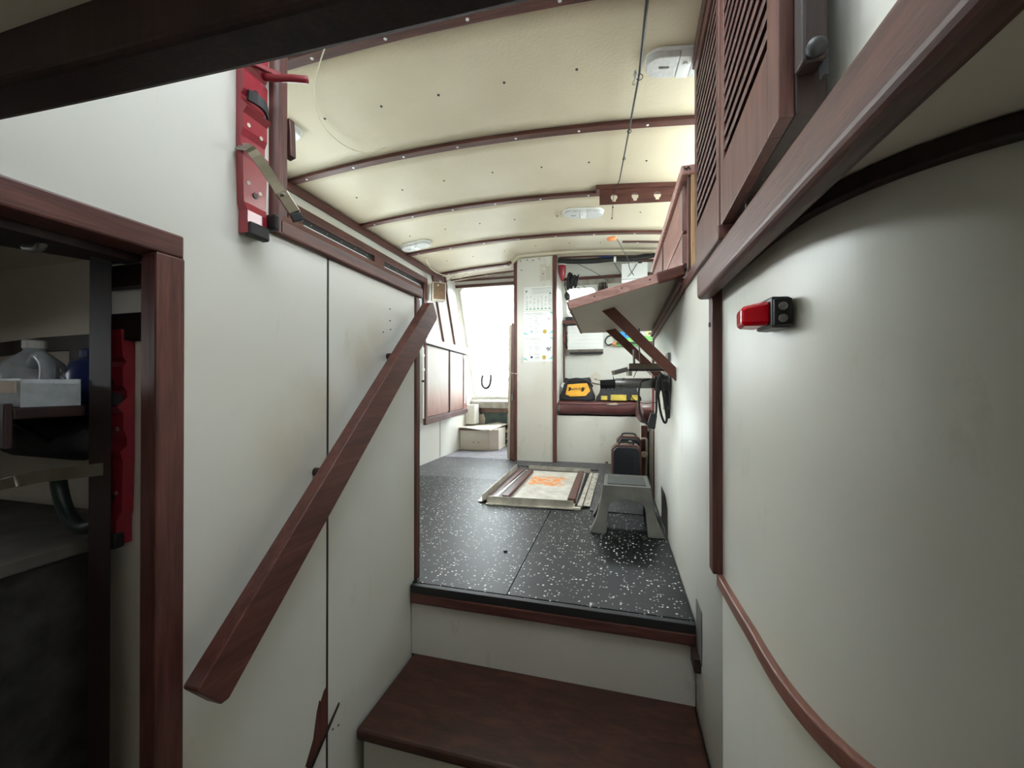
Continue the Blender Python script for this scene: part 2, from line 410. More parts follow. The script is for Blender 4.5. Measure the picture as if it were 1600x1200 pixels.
# rail cap, corner post, tall post
rc = struct(MB().prism([(LX-.045, .735, 1.095), (LX+.014, .735, 1.095), (LX+.014, .735, 1.130), (LX+.002, .735, 1.152), (LX-.045, .735, 1.152)], (0, .70, 0)).build('trim_1', WY, None, .008, 3), 'rounded mahogany cap rail on the left half wall')
struct(Bx(LX-.034, LX+.008, 1.388, 1.424, -.001, 1.095).build('trim_2', WZ, None, .007, 3), 'mahogany corner post at the end of the left half wall')
tp = shell('trim_3', 'tall mahogany post at the near end of the cap rail')
MB().prism([(LX-.03, .722, 1.095), (LX+.004, .722, 1.095), (LX+.014, .732, 1.095), (LX+.014, .752, 1.095), (LX-.03, .752, 1.095)], (0, 0, .83)).build('rounded_post', WZ, tp, .006, 3)
Bx(LX-.03, LX+.003, .756, .772, 1.10, 1.925).build('post_strip', WZ, tp, .002)
MB().prism([(LX-.016, .778, 1.385), (LX+.001, .778, 1.392), (LX+.004, .778, 1.36), (LX+.006, .778, 1.30), (LX-.012, .778, 1.295)], (0, .018, 0)).build('turn_button', WZ, tp, .003)
# ---- doorway into the dark locker
dr = shell('door_1', 'mahogany door frame of the dark locker')
Bx(LX-.05, LX+.006, -.30, .539, .978, 1.018).build('head_jamb', WY, dr, .004)
Bx(LX-.032, LX+.006, .494, .541, -.78, .978).build('side_jamb', WZ, dr, .004)
Bx(LX-.05, LX+.006, -.345, -.30, -.78, 1.018).build('side_jamb', WZ, dr, .004)
Bx(LX-.045, LX-.032, .512, .541, -.78, 1.0).build('rebate', WD, dr)
Bx(LX-.085, LX-.05, -.30, .505, .965, 1.01).build('rebate', WD, dr)
# locker shell
lk = shell('wall_locker')
Bx(-.962, LX-.03, .55, .57, -.80, 1.06).build('bulkhead', OFFW, lk)
Bx(-.982, -.962, .55, .70, -.80, 1.06).build('return_panel', OFFW, lk)
Bx(-1.95, -.962, .68, .70, -.80, 1.06).build('rear_panel', OFFW, lk)
Bx(-1.97, -1.95, -1.2, .0, -.80, 1.06).build('side_panel', OFFW, lk); Bx(-1.97, -1.95, .32, .70, -.80, 1.06).build('side_panel', OFFW, lk)
Bx(-1.97, -1.95, .0, .32, -.80, .80).build('side_panel', OFFW, lk); Bx(-1.97, -1.95, .0, .32, .97, 1.06).build('side_panel', OFFW, lk)
pw_ = shell('window_10', 'small unseen portlight added to brighten the locker'); Bx(-1.963, -1.957, .0, .32, .80, .97).build('pane', SMOKE, pw_)  # portlight out of view, added to brighten the dark locker
Bx(-1.95, LX-.03, -1.2, -1.18, -.80, 1.06).build('aft_panel', OFFW, lk)
struct(Bx(-1.95, LX-.03, -1.2, .70, 1.06, 1.08).build('ceiling_locker', OFFW))
lf = shell('trim_4', 'dark wooden framework inside the locker')
MB().prism([(-.923, .50, -.78), (-.866, .50, -.78), (-.905, .522, -.78), (-.955, .522, -.78)], (0, 0, 1.78)).build('post', WD, lf, .002)
Bx(-.97, LX-.04, .530, .549, .935, .975).build('rail', WD, lf)
Bx(-.95, LX-.04, .530, .549, .835, .885).build('rail', WD, lf)
MB().prism([(-1.95, .665, .80), (-1.6, .665, .828), (-1.4, .665, .838), (-1.2, .665, .838), (-.985, .665, .83), (-.985, .665, .868), (-1.2, .665, .875), (-1.4, .665, .872), (-1.6, .665, .862), (-1.95, .665, .83)], (0, .014, 0)).build('arched_rail', WD, lf)
Bx(-1.30, -1.245, .666, .679, .70, .84).build('stile', WD, lf)
MB().prism([(-1.06, .30, .985), (-.94, .545, .985), (-.85, .545, .985), (-.85, .30, .985)], (0, 0, .02)).build('corner_gusset', WD, lf)
# ---- right wall (X = .244) and the curved panel beside the camera
wr = shell('wall_right')
Bx(RX, RX+.02, 1.047, 2.785, -.80, 1.125).build('panel', PANEL, wr)
curve = [Vector((.244, 1.046, 0)), Vector((.2455, .98, 0)), Vector((.247, .91, 0))]
for k in range(81):   # superellipse corner, evenly stepped along its length
    a_u = (k/80)**1.5; a_v = (1-k/80)**1.5; a = math.pi/2*a_u/(a_u+a_v); curve.append(Vector((.60-.35*math.cos(a)**(2/3), .82-.37*math.sin(a)**(2/3), 0)))
curve = curve[:3]+[Vector((.2485, .865, 0))]+curve[3:]+[Vector((.95, .447, 0)), Vector((1.35, .44, 0))]
def curved(z0, z1, name, m, th=.02, c=curve, sl=None):
    def f(u, v):
        i = min(int(u*(len(c)-1)+.0001), len(c)-1); p = c[i]; return (p.x, p.y, z0+(z1-z0)*v)
    a = MB(); n = len(c); V = []
    for i, p in enumerate(c):
        t = (c[min(i+1, n-1)]-c[max(i-1, 0)]).normalized(); nr = Vector((-t.y, t.x, 0))   # away from the passage
        V.append((p, p+nr*th))
    vs = []
    for p, q in V: vs += [(p.x, p.y, z0), (q.x, q.y, z0), (q.x, q.y, z1), (p.x, p.y, z1)]
    fs = []
    for i in range(n-1):
        k = i*4; l = k+4
        for e in range(4): fs.append((k+e, k+(e+1) % 4, l+(e+1) % 4, l+e))
    fs += [(3, 2, 1, 0), tuple(range((n-1)*4, n*4))]
    return a.add(vs, fs)
curved(.285, 1.007, '', 0).build('curved_panel', PANEL, wr, smooth=False)
for p in wr.children[-1].data.polygons: p.use_smooth = abs(p.normal.z) < .5
curved(-.80, .283, '', 0, .02, [Vector((.244, 1.043, 0))]+curve[1:]).build('curved_panel', PANEL, wr)
for p in wr.children[-1].data.polygons: p.use_smooth = abs(p.normal.z) < .5
Bx(RX-.003, RX, 1.275, 1.355, -.075, .082).build('corner_guard', GREYM, wr)
Bx(RX-.02, RX, 1.29, 1.352, -.11, -.066).build('corner_block', WD, wr, .003)
MB().prism([(RX-.001, 2.37, .19), (RX-.001, 2.20, .19), (RX-.001, 2.09, .14), (RX-.001, 2.085, .012), (RX-.001, 2.36, .012)], (.002, 0, 0)).build('stool_shadow_patch', GREYM, wr)  # dark grey patch standing in for the step stool's shadow on the wall
struct(Bx(RX-.022, RX+.004, 1.040, 1.078, .30, 1.0).build('trim_5', WZ, None, .003), 'mahogany batten on the right wall')
struct(Bx(RX-.008, RX+.024, 2.785, 2.812, 0, 1.125).build('trim_6', WZ, None, .003), 'mahogany end strip where the right wall stops')
bs = MB().cyl((RX-.025, 1.062, .90), (RX-.02, 1.062, .90), .006, 10).build('screw_head', BLACKP); tag(bs, 'black screw head high on the right-hand wall batten', 'screw')
# lower cap strip and upper strip on the curved panel
def strip(c, z0, z1, off, th, name, m, label):
    n = len(c); vs = []
    for i, p in enumerate(c):
        t = (c[min(i+1, n-1)]-c[max(i-1, 0)]).normalized(); nr = Vector((-t.y, t.x, 0))
        a = p-nr*off; b = a-nr*th
        vs += [(a.x, a.y, z0), (a.x, a.y, z1), (b.x, b.y, z1-.001), (b.x, b.y, z0+.001)]
    fs = []
    for i in range(n-1):
        k = i*4; l = k+4
        for e in range(4): fs.append((k+e, k+(e+1) % 4, l+(e+1) % 4, l+e))
    fs += [(3, 2, 1, 0), tuple(range((n-1)*4, n*4))]
    o = MB().add(vs, fs).build(name, m, None, .004, 3); return struct(o, label)
strip(curve, .272, .302, -.001, .014, 'trim_7', wood('lighter_capping_wood', (16, 1.5, 16), (.12, .045, .03), (.21, .09, .065), (.30, .14, .105), .4), 'rounded wooden capping strip low on the curved right wall')  # capping has its own lighter brown wood
up = strip(curve[1:], .982, 1.007, -.001, .016, 'trim_8', WD, 'dark strip along the top of the curved right wall')
MB().cyl((.292, .558, 1.0), (.288, .553, 1.0), .008, 12).build('screw_cap', GREYM, up)
# cabin ceiling, right of the opening and over the camera
cr = shell('ceiling_cabin')
MB().prism([(.226, 1.065, 1.008), (.226, -1.2, 1.008), (1.4, -1.2, 1.008), (1.4, .60, 1.008), (.33, .60, 1.008)], (0, 0, .03)).build('panel', OFFW, cr)
Bx(LX, .255, -1.2, .262, 1.075, 1.10).build('panel', OFFW, cr)
MB().lathe([(.012, 0), (.012, -.004), (.005, -.006)], (.370, .527, 1.008), (0, 0, 1), 12).build('ceiling_plug', DKGREY, cr)
MB().prism([(.36, .527, 1.0075), (.392, .522, 1.0075), (.40, .53, 1.0075), (.385, .54, 1.0075), (.362, .541, 1.0075)], (0, 0, -.0006)).build('water_stain', GREYM, cr)
# hatch beam across the near edge, carlin along the right
hb = MB().slab(lambda u, v: (LX+u*(.255-LX), .232+v*.04, 1.011+.008*((u-.55)/.55)**2+.019*(1-u)), 12, 1, (0, 0, .062)).build('trim_9', WD, None, .006, 3)
struct(hb, 'dark deck beam across the top of the companionway')
MB_c = MB().prism([(.193, -.3, .962), (.229, -.3, .962), (.229, -.3, 1.031), (.193, -.3, 1.031)], (0, 1.372, 0))
struct(MB_c.build('trim_10', WY, None, .011, 4), 'heavy mahogany carlin above the right wall')
# wall above the carlin, side deck shelf
wu = shell('wall_upper_right')
Bx(.300, .315, .25, .93, 1.03, 1.93).build('panel', PANEL, wu)
Bx(.262, .300, .92, .93, 1.04, 1.135).build('filler', WD, wu)
Bx(.30, RXO, .93, 2.9, 1.10, 1.125).build('side_deck', PANEL, wu)
# closing walls
wa = shell('wall_aft')
Bx(OX-.03, RXO+.03, .225, .248, 1.10, 1.99).build('upper_panel', PANEL, wa)
Bx(-.79, 1.4, -1.22, -1.2, -.84, 1.1).build('lower_panel', PANEL, wa)
Bx(1.38, 1.4, -1.2, .47, -.84, 1.05).build('side_panel', PANEL, wa)
Bx(OX-.03, LX-.03, .71, 1.36, -.02, 0).build('locker_top', PANEL, wa)
# ---- outer left wall with windows
wo_ = shell('wall_outer_left')
struct(Bx(RX-.010, RX+.056, 1.035, 1.548, 1.098, 1.134).build('trim_12', WY, None, .003), 'mahogany strip along the top of the right wall')
def lx(y0, y1, z0, z1, m=PANEL, name='panel', x0=OX-.03, x1=OX, bev=0): return Bx(x0, x1, y0, y1, z0, z1).build(name, m, wo_, bev)
lx(.25, 3.822, -.02, 1.18); lx(3.834, 4.9, -.02, .60)
lx(.25, 3.52, 1.79, 1.93); lx(.25, .95, 1.18, 1.79)
MB().prism([(OX-.03, 3.834, .60), (OX-.03, 4.76, .60), (OX-.03, 4.22, 1.93), (OX-.03, 3.47, 1.93), (OX-.03, 3.47, 1.18), (OX-.03, 3.834, 1.18)], (.03, 0, 0)).build('panel', PANEL, wo_)
lx(3.822, 3.834, 0, .45, WD, 'seam_strip')
# brown window header board with slots of black channel
lx(.95, 3.52, 1.738, 1.792, WY, 'header_board', OX-.03, OX+.012, .003)
lx(1.93, 3.46, 1.205, 1.36)
lx(1.93, 3.50, 1.18, 1.205, WY, 'sill_board', OX-.03, OX+.015)
for y0, y1 in ((.95, 1.0), (1.83, 1.93), (2.645, 2.775), (3.46, 3.52)):
    lx(y0, y1, 1.20, 1.74, WZ, 'window_post', OX-.03, OX+.012, .003)
lx(1.0, 1.83, 1.20, 1.36)
for k, (y0, y1) in enumerate(((1.0, 1.83), (1.93, 2.645), (2.775, 3.46))):  # the first, nearest window is unseen, added to brighten ceiling and right panel
    w = shell('window_%d' % (k+1))
    Bx(OX-.028, OX-.002, y0, y1, 1.703, 1.738).build('top_channel', BLACKR, w)
    Bx(OX-.028, OX-.004, y0, y1, 1.36, 1.38).build('bottom_channel', BLACKR, w)
    Bx(OX-.026, OX-.004, y0, y0+.025, 1.222, 1.703).build('side_channel', BLACKR, w)
    MB().prism([(OX-.026, y1-.02, 1.222), (OX-.026, y1, 1.222), (OX-.026, y1, 1.703), (OX-.026, y1-.055, 1.703), (OX-.026, y1-.03, 1.66)], (.022, 0, 0)).build('side_channel', BLACKR, w)
    Bx(OX-.019, OX-.014, y0+.02, y1-.015, 1.215, 1.71).build('pane', GLASS, w)
    for j in range(5):
        yy = y0+.08+j*(y1-y0-.16)/4
        MB().cyl((OX-.002, yy, 1.72), (OX, yy, 1.72), .0035, 8).build('channel_screw', STEEL, w)
struct(MB().slab(lambda u, v: (OX+.002+.014*v, .25+u*3.65, zc(OX, 2)-.058+.0*u), 8, 1, (0, 0, .055)).build('trim_11', WY, None, .003), 'brown strip where the left wall meets the ceiling')
# raked front pillars on the left wall
def raked(a0, a1, z0, z1, x0, x1, m, name, parent):
    y = lambda a, z: a+.42*(1.9-z)
    return MB().prism([(x0, y(a0, z0), z0), (x0, y(a1, z0), z0), (x0, y(a1, z1), z1), (x0, y(a0, z1), z1)], (x1-x0, 0, 0)).build(name, m, parent, .002)
raked(3.60, 3.735, 1.16, 1.86, OX, OX+.022, WZ, 'corner_post', wo_)
Bx(OX, OX+.02, 3.52, 3.90, 1.165, 1.20).build('corner_sill', WY, wo_)
raked(3.90, 3.94, 1.16, 1.945, OX, OX+.022, WZ, 'pillar_strip', wo_)
# ---- windscreen wall (raked plane)
yw = lambda z: 4.24+.42*(1.9-z)
wf = shell('wall_front')
def wsq(x0, x1, z0, z1, m, name, parent=None, d0=0, d1=.03, bev=.0):
    return MB().prism([(x0, yw(z0)+d0, z0), (x1, yw(z0)+d0, z0), (x1, yw(z1)+d0, z1), (x0, yw(z1)+d0, z1)], (0, d1-d0, 0)).build(name, m, parent or wf, bev)
wsq(OX-.03, RXO+.03, 1.885, 2.06, PANEL, 'header')
wsq(OX-.03, RXO, 1.872, 1.90, WX, 'header_trim', None, -.015, .0, .003)
wsq(OX-.03, -1.0, 1.935, 1.955, WX, 'upper_trim', None, -.02, .0, .003)
wsq(OX-.03, OX+.035, .60, 1.885, PANEL, 'pillar')
wsq(-1.02, -.545, .60, 1.885, PANEL, 'pillar')
wsq(-.195, -.085, 1.50, 1.885, WEATH, 'pillar')
wsq(.40, RXO+.03, 1.50, 1.885, WEATH, 'pillar')
wsq(-.545, RXO, 1.80, 1.885, OLDGREY, 'valance', None, -.004, .03)
wsq(-.57, RXO+.03, .0, 1.50, PANEL, 'lower_panel', None, 0.05, .08)
MB().prism([(OX-.03, 4.80, -.02), (-.98, 4.80, -.02), (-.98, 4.80, .60), (OX-.03, 4.80, .60)], (0, .03, 0)).build('lower_panel', CREAMP, wf)
def ws_window(nm, x0, x1, z0, z1, r, edge):
    w = shell(nm); pts = []; cs = [(x0+r, z0+r, 180), (x1-r, z0+r, 270), (x1-r, z1-r, 0), (x0+r, z1-r, 90)]
    for cx, cz, a0 in cs:
        for k in range(7):
            a = math.radians(a0+15*k); pts.append((cx+r*math.cos(a), cz+r*math.sin(a)))
    n = len(pts); vs = []; fs = []
    for (ex, ez) in ((0, 0),):
        for x, z in pts: vs.append((x, yw(z)-.006, z))
        for x, z in pts: vs.append((x, yw(z)+.034, z))
        cxm, czm = (x0+x1)/2, (z0+z1)/2
        outer = []
        for x, z in pts:
            ox = x0-edge if x < cxm else x1+edge; oz = z0-edge if z < czm else z1+edge
            # push each rim point to the rectangle around the opening
            ox = min(max(x+(x-cxm)*.35, x0-edge), x1+edge); oz = min(max(z+(z-czm)*.35, z0-edge), z1+edge)
            outer.append((ox, oz))
        for x, z in outer: vs.append((x, yw(z)-.006, z))
        for x, z in outer: vs.append((x, yw(z)+.034, z))
    for i in range(n):
        j = (i+1) % n
        fs += [(i, j, n+j, n+i), (2*n+i, 2*n+j, j, i), (n+i, n+j, 3*n+j, 3*n+i), (3*n+i, 3*n+j, 2*n+j, 2*n+i)]
    MB().add(vs, fs).build('frame', PANEL, w)
    MB().add([(x, yw(z)+.012, z) for x, z in pts]+[(x, yw(z)+.017, z) for x, z in pts], [tuple(range(n))[::-1], tuple(range(n, 2*n))]+[(i, (i+1) % n, n+(i+1) % n, n+i) for i in range(n)]).build('pane', TINT, w)
    return w
ws_window('window_4', -1.735, -1.03, .615, 1.868, .05, .03)
ws_window('window_5', -.52, -.215, 1.515, 1.795, .05, .025)
ws_window('window_6', -.06, .375, 1.515, 1.795, .05, .025)
# peeling green paint below the left windscreen
pl = shell('baseboard_front', 'worn sill with brown band and flaking dark green paint')
MB().prism([(OX, 4.70, .555), (-.99, 4.70, .555), (-.99, 4.82, .60), (OX, 4.82, .60)], (0, 0, -.085)).build('sill', OLDGREY, pl, .006)
Bx(OX+.05, -.99, 4.755, 4.80, .415, .472).build('brown_band', WEATH, pl, .004)
MB().prism([(-1.69, 4.798, .415), (-.99, 4.798, .415), (-.99, 4.798, .02), (-1.69, 4.798, .02)], (0, -.004, 0)).build('green_paint', PEEL, pl)
def blob(cx, cz, rx, rz, seed, n=16):
    R = random.Random(seed); return [(cx+rx*math.cos(2*math.pi*k/n)*(1+.25*(R.random()-.5)), 4.794, cz+rz*math.sin(2*math.pi*k/n)*(1+.35*(R.random()-.5))) for k in range(n)]
for cx, cz, rx, rz, sd in ((-1.66, .30, .05, .10, 1), (-1.45, .235, .17, .055, 2), (-1.2, .21, .18, .07, 3), (-1.27, .09, .06, .03, 4), (-1.25, .02, .09, .02, 5)):
    MB().prism(blob(cx, cz, rx, rz, sd), (0, -.003, 0)).build('cream_patch', CREAMP, pl)
# ---- outer right wall with windows (seen only from other places)
wro = shell('wall_outer_right')
Bx(RXO, RXO+.03, .25, 4.9, -.02, 1.22).build('panel', PANEL, wro); Bx(RXO, RXO+.03, .25, 4.9, 1.86, 2.06).build('panel', PANEL, wro)
for y0, y1 in ((.25, 1.5), (2.85, 2.93), (3.45, 4.9)): Bx(RXO, RXO+.03, y0, y1, 1.22, 1.86).build('panel', PANEL, wro)
for k, (y0, y1) in enumerate(((1.5, 2.85), (2.93, 3.45))):
    w = shell('window_%d' % (7+k)); Bx(RXO+.012, RXO+.018, y0, y1, 1.22, 1.86).build('pane', GLASS, w)
    Bx(RXO-.006, RXO+.012, y0, y1, 1.22, 1.24).build('bottom_channel', BLACKR, w)
# ---- hull under and around the soles
hu = shell('wall_hull')
Bx(-2.05, 1.45, -1.3, 5.0, -.90, -.86).build('bottom', WD, hu)
Bx(-2.05, -2.0, -1.3, 5.0, -.86, -.02).build('side', WHITEP, hu); Bx(1.42, 1.45, -1.3, 5.0, -.86, .0).build('side', WHITEP, hu)
Bx(-2.05, 1.45, 4.93, 4.98, -.86, .0).build('stem', WHITEP, hu)
Bx(-2.0, OX, .57, 4.93, -.06, -.02).build('side_deck', WHITEP, hu); Bx(RXO, 1.42, .47, 4.93, -.06, -.02).build('side_deck', WHITEP, hu)
# ---- ceiling: panels between beams, beams, screws
ce = shell('ceiling')
ys = [.25, .55, 1.2, 1.84, 2.48, 3.13, 3.77, 4.33]
for a, b in zip(ys[:-1], ys[1:]):
    if a == .25: continue
    if a == .55:
        for xa, xb, ya, yb in ((OX-.03, -.42, .25, 1.2), (.20, RXO+.03, .25, 1.2), (-.42, .20, 1.02, 1.2), (-.42, .20, .25, .34)):
            MB().slab(lambda u, v: (xa+u*(xb-xa), ya+v*(yb-ya), zc(xa+u*(xb-xa), ya+v*(yb-ya))), 10, 2, (0, 0, .03)).build('panel', CEIL, ce)
        continue
    p = MB().slab(lambda u, v: (OX-.03+u*(RXO+.06-OX), a+.001+v*(b-a-.002), zc(OX-.03+u*(RXO+.06-OX), a+v*(b-a))), 40, 6, (0, 0, .03)).build('panel', CEIL, ce)
    for q in p.data.polygons: q.use_smooth = abs(q.normal.z) > .5
    if .5 < a < 3.5:
        for k in range(7):
            x = -1.55+k*.285+random.uniform(-.02, .02); y = (a+b)/2-.01+random.uniform(-.015, .015)
            MB().cyl((x, y, zc(x, y)+.001), (x, y, zc(x, y)-.0025), .0055, 8).build('screw', DKGREY, p)
def cbeam(y, x0, x1, w=.042, d=.017, m=None):
    b = MB().slab(lambda u, v: (x0+u*(x1-x0), y-w/2+v*w, zc(x0+u*(x1-x0), y)-d), 24, 1, (0, 0, d+.002)).build('beam', m or WX, ce, .003)
    x = x0+.12
    while x < x1-.05:
        MB().cyl((x, y, zc(x, y)-d-.002), (x, y, zc(x, y)-d+.004), .006, 10).build('screw', WHITEP, b); x += .30
    return b
for y in (1.2, 1.84, 2.48, 3.13): cbeam(y, OX, RXO)
cbeam(3.77, OX, -1.0, .05); cbeam(3.42, .05, RXO, .03, .012); cbeam(3.99, -.55, RXO, .03, .014); cbeam(4.1, OX, -1.0, .03, .012)
cbeam(4.16, -.55, RXO, .035, .02)
# unseen deck hatch in the roof, added to light the companionway walls
wh = shell('window_9', 'unseen smoked deck hatch added to light the companionway')
Bx(-.43, .21, .33, .345, 1.92, 2.02).build('added_hatch_frame_side', WX, wh); Bx(-.43, .21, 1.015, 1.03, 1.92, 2.02).build('added_hatch_frame_side', WX, wh)
Bx(-.44, -.42, .33, 1.03, 1.93, 2.02).build('added_hatch_frame_side', WY, wh); Bx(.20, .22, .33, 1.03, 1.90, 2.02).build('added_hatch_frame_side', WY, wh)
Bx(-.42, .20, .345, 1.015, 2.0, 2.006).build('pane', SMOKE, wh)
# ---- column
cb = shell('wall_column')
Bx(-.965, -.605, 3.872, 4.44, 0, 2.03).build('front_panel', PANELD, cb)
Bx(-.605, -.568, 3.888, 4.50, 0, 2.03).build('side_panel', PANEL, cb)
Bx(-1.0, -.965, 3.868, 4.44, 0, 2.02).build('left_strip', WZ, cb, .003)
Bx(-.603, -.565, 3.862, 3.888, 0, 2.03).build('right_strip', WZ, cb, .003)
Bx(-.568, -.548, 4.37, 4.40, .58, 1.46).build('rear_strip', WZ, cb, .002)
for x, z in ((-.93, 2.005), (-.86, 2.008), (-.80, 2.0), (-.74, 2.01), (-.92, 1.91), (-.70, 1.86)):
    MB().cyl((x, 3.872, z), (x, 3.869, z), .006, 8).build('screw', DKGREY, cb)
# ---- foredeck outside
struct(Bx(-3.2, 2.2, 4.95, 9.0, .30, .36).build('foredeck', GREYM), 'white foredeck outside the windscreen')

# ================================================================== THINGS
# ---- louvred shutter unit on the right
L0 = (.226, .645, 1.135)
lv = thing('louvred_cabinet', 'tall mahogany cabinet with two louvred doors, high on the right wall', 'cabinet', L0, None, (0, 0, math.radians(-2.5)))
ORG[lv] = Vector((0, 0, 0))
T = .765
def LB(*a): return Bx(*a)
LB(.020, .058, .0, .845, .0, T).build('carcass', WD, lv, .002, local=True)
LB(-.006, .058, -.002, .850, T-.05, T).build('crown_strip', WX, lv, .004, local=True)
def ldoor(y0, y1, wn, wf_):
    d = MB()
    d.box(0, .020, y0, y0+wn, 0, T-.055).box(0, .020, y1-wf_, y1, 0, T-.055).box(0, .020, y0+wn, y1-wf_, 0, .135).box(0, .020, y0+wn, y1-wf_, T-.10, T-.055)
    o = d.build('louvred_door', WZ, lv, .0015, local=True)
    z = .145
    while z < T-.11:
        MB().prism([(.001, y0+wn-.001, z-.011), (.0025, y0+wn-.001, z-.013), (.0195, y0+wn-.001, z+.009), (.0195, y0+wn-.001, z+.018), (.001, y0+wn-.001, z-.002)], (0, y1-wf_-y0-wn+.002, 0)).build('slat', WY, o, local=True)
        z += .0325
ldoor(.003, .410, .052, .036); ldoor(.428, .838, .034, .046)
LB(.006, .020, .410, .428, .01, T-.06).build('gap_strip', WD, lv, local=True)
lt = thing('door_latch', 'black latch hanging on the near side of the louvred cabinet', 'latch', (.262, .63, 1.165))
Bx(.242, .272, .612, .640, 1.185, 1.33).build('latch_body', WD, lt, .004)
MB().lathe([(.007, 0), (.012, .005), (.012, .012), (.006, .017)], (.255, .612, 1.195), (0, -1, 0), 14).build('knob', BLACKR, lt, smooth=True)
MB().prism([(.266, .615, 1.20), (.274, .615, 1.20), (.274, .615, 1.165), (.268, .615, 1.165)], (0, .012, 0)).build('tongue', BLACKR, lt)

# ---- far drop-front cabinet above the flap table
fc = thing('drop_front_cabinet', 'mahogany wall cabinet with drop-front doors above the flap table', 'cabinet', (.40, 2.15, 1.13))
Bx(.262, .30, 1.52, 2.76, 1.13, 1.53).build('carcass', WD, fc)
Bx(.256, .275, 1.512, 1.545, 1.13, 1.50).build('end_board', PINE, fc, .002)
Bx(.2465, .256, 1.518, 1.54, 1.13, 1.50).build('end_stile', WZ, fc, .002)
Bx(.222, .30, 1.505, 2.77, 1.497, 1.530).build('top_rail', PINKY, fc, .006, 3)
for y0, y1, z0, z1 in ((1.56, 2.18, 1.315, 1.485), (1.56, 2.18, 1.155, 1.305), (2.22, 2.74, 1.165, 1.485)):
    z0 = max(z0, 1.196); f = Bx(.236, .258, y0, y1, z0, z1).build('drop_door', PINKX, fc, .004, 3)
    Bx(.234, .2365, y0-.001, y0+.004, z0+.003, z1-.003).build('grey_edge', GREYM, f)
MB().tube(catmull([(.232, 1.503, 1.520), (.238, 1.499, 1.512), (.245, 1.502, 1.520), (.252, 1.499, 1.508)], 4), .0022, 6).build('hook', BLACKP, fc)
wc = Bx(.268, .284, 1.488, 1.503, 1.172, 1.212).build('white_clip', WHITEP, None, .003); tag(wc, 'small white plastic clip beside the flap table end', 'clip')

# ---- flap table with two struts
nr, fr, fl, nl = Vector((.240, 1.545, 1.155)), Vector((.240, 2.79, 1.115)), Vector((-.189, 2.256, 1.045)), Vector((-.175, 1.545, 1.050))
tb = thing('flap_table', 'drop-leaf table with pale underside propped on two wooden struts, right wall', 'table', (.03, 2.1, .78))
up3 = Vector((-.22, 0, .97)).normalized()
def tquad(a, b, c, d, t0, t1): return MB().hexa([p+up3*t0 for p in (a, b, c, d)]+[p+up3*t1 for p in (a, b, c, d)])
cut = fl+(fr-fl)*.03
i_ = .012
tquad(nl+Vector((0, i_, 0)), nr+Vector((-.004, i_, 0)), fr, fl, 0.001, .026).build('leaf', white_panel('tan_laminate', (.50, .45, .38), (.42, .37, .30), .45, .2), tb)
nm = nr+(nl-nr)*.22
tquad(nl+Vector((0, -.006, 0)), nm+Vector((0, -.006, 0)), nm+Vector((0, .013, 0)), nl+Vector((0, .013, 0)), -.004, .032).build('front_lipping', PINKY, tb, .002)
tquad(nm+Vector((0, -.010, 0)), nr+Vector((0.002, -.010, 0)), nr+Vector((.002, .02, 0)), nm+Vector((0, .02, 0)), -.006, .034).build('corner_block', wood('red_brown_block', (1.3, 16, 16), (.07, .018, .010), (.11, .03, .016), (.15, .045, .025)), tb, .006, 3)
tquad(nl+Vector((-.006, 0, 0)), nl+Vector((.004, .01, 0)), fl+Vector((.004, 0, 0)), fl+Vector((-.006, 0, 0)), -.002, .028).build('edge_lipping', WY, tb, .002)
# hinge rails along the wall
MB().beam((.232, 1.56, 1.130), (.232, 2.785, 1.090), .022, .030).build('hinge_rail', WY, tb, .005, 3)
MB().beam((.2375, 1.55, 1.104), (.2375, 2.785, 1.062), .012, .022).build('wall_rail', WY, tb, .003)
for (a, b) in (((-.046, 1.785, 1.088), (.2425, 1.785, .800)), ((-.045, 2.36, 1.078), (.2425, 2.36, .80))):
    A = Vector(a); B = Vector(b)
    MB().prism([A+Vector((-.026, 0, .004)), A+Vector((.028, 0, .016)), B+Vector((0, 0, .028)), B+Vector((0, 0, -.030))], (0, .018, 0)).build('strut', wood('red_brown_strut', (2, 16, 2), (.085, .024, .014), (.125, .036, .022), (.17, .055, .035)), tb, .0015)
for x, y in ((0.12, .0), (.02, 0), (-.08, 0)):
    p = nr+(nl-nr)*((.24-x)/.415)
    MB().cyl((p.x, 1.540, p.z+.016), (p.x, 1.5375, p.z+.016), .003, 8).build('nail', BLACKP, tb)

# ---- handrail on the left wall
hr = thing('stair_handrail', 'broad mahogany handrail sloping down the left half wall', 'handrail', (-.70, .95, .2))
a, b = Vector((-.70, 1.372, 1.030)), Vector((-.70, .530, .222))
d = (b-a).normalized(); u = Vector((0, -d.z, d.y)); 
if u.z < 0: u = -u
h = .039
MB().prism([a+u*h, a+u*(h-.012)-d*.022, a-u*(h-.008)-d*.012, a-u*h, b-u*h, b-u*(h-.010)+d*.010, b+u*(h-.004)+d*.004, b+u*h], (.034, 0, 0)).build('rail', WY, hr, .008, 4)
for t in (.2, .6):
    p = a+(b-a)*t
    MB().cyl((LX, p.y, p.z-.018), (-.698, p.y, p.z-.018), .011, 12).build('stand_off', WD, hr)
for t, s_ in ((.44, .3), (.5, .22), (.545, .1)):
    p = a+(b-a)*t+u*(h*s_)
    MB().beam(p+Vector((.0275, 0, 0)), p+Vector((.0275, 0, 0))+d*.012, .002, .0022).build('chip', CARD, hr)

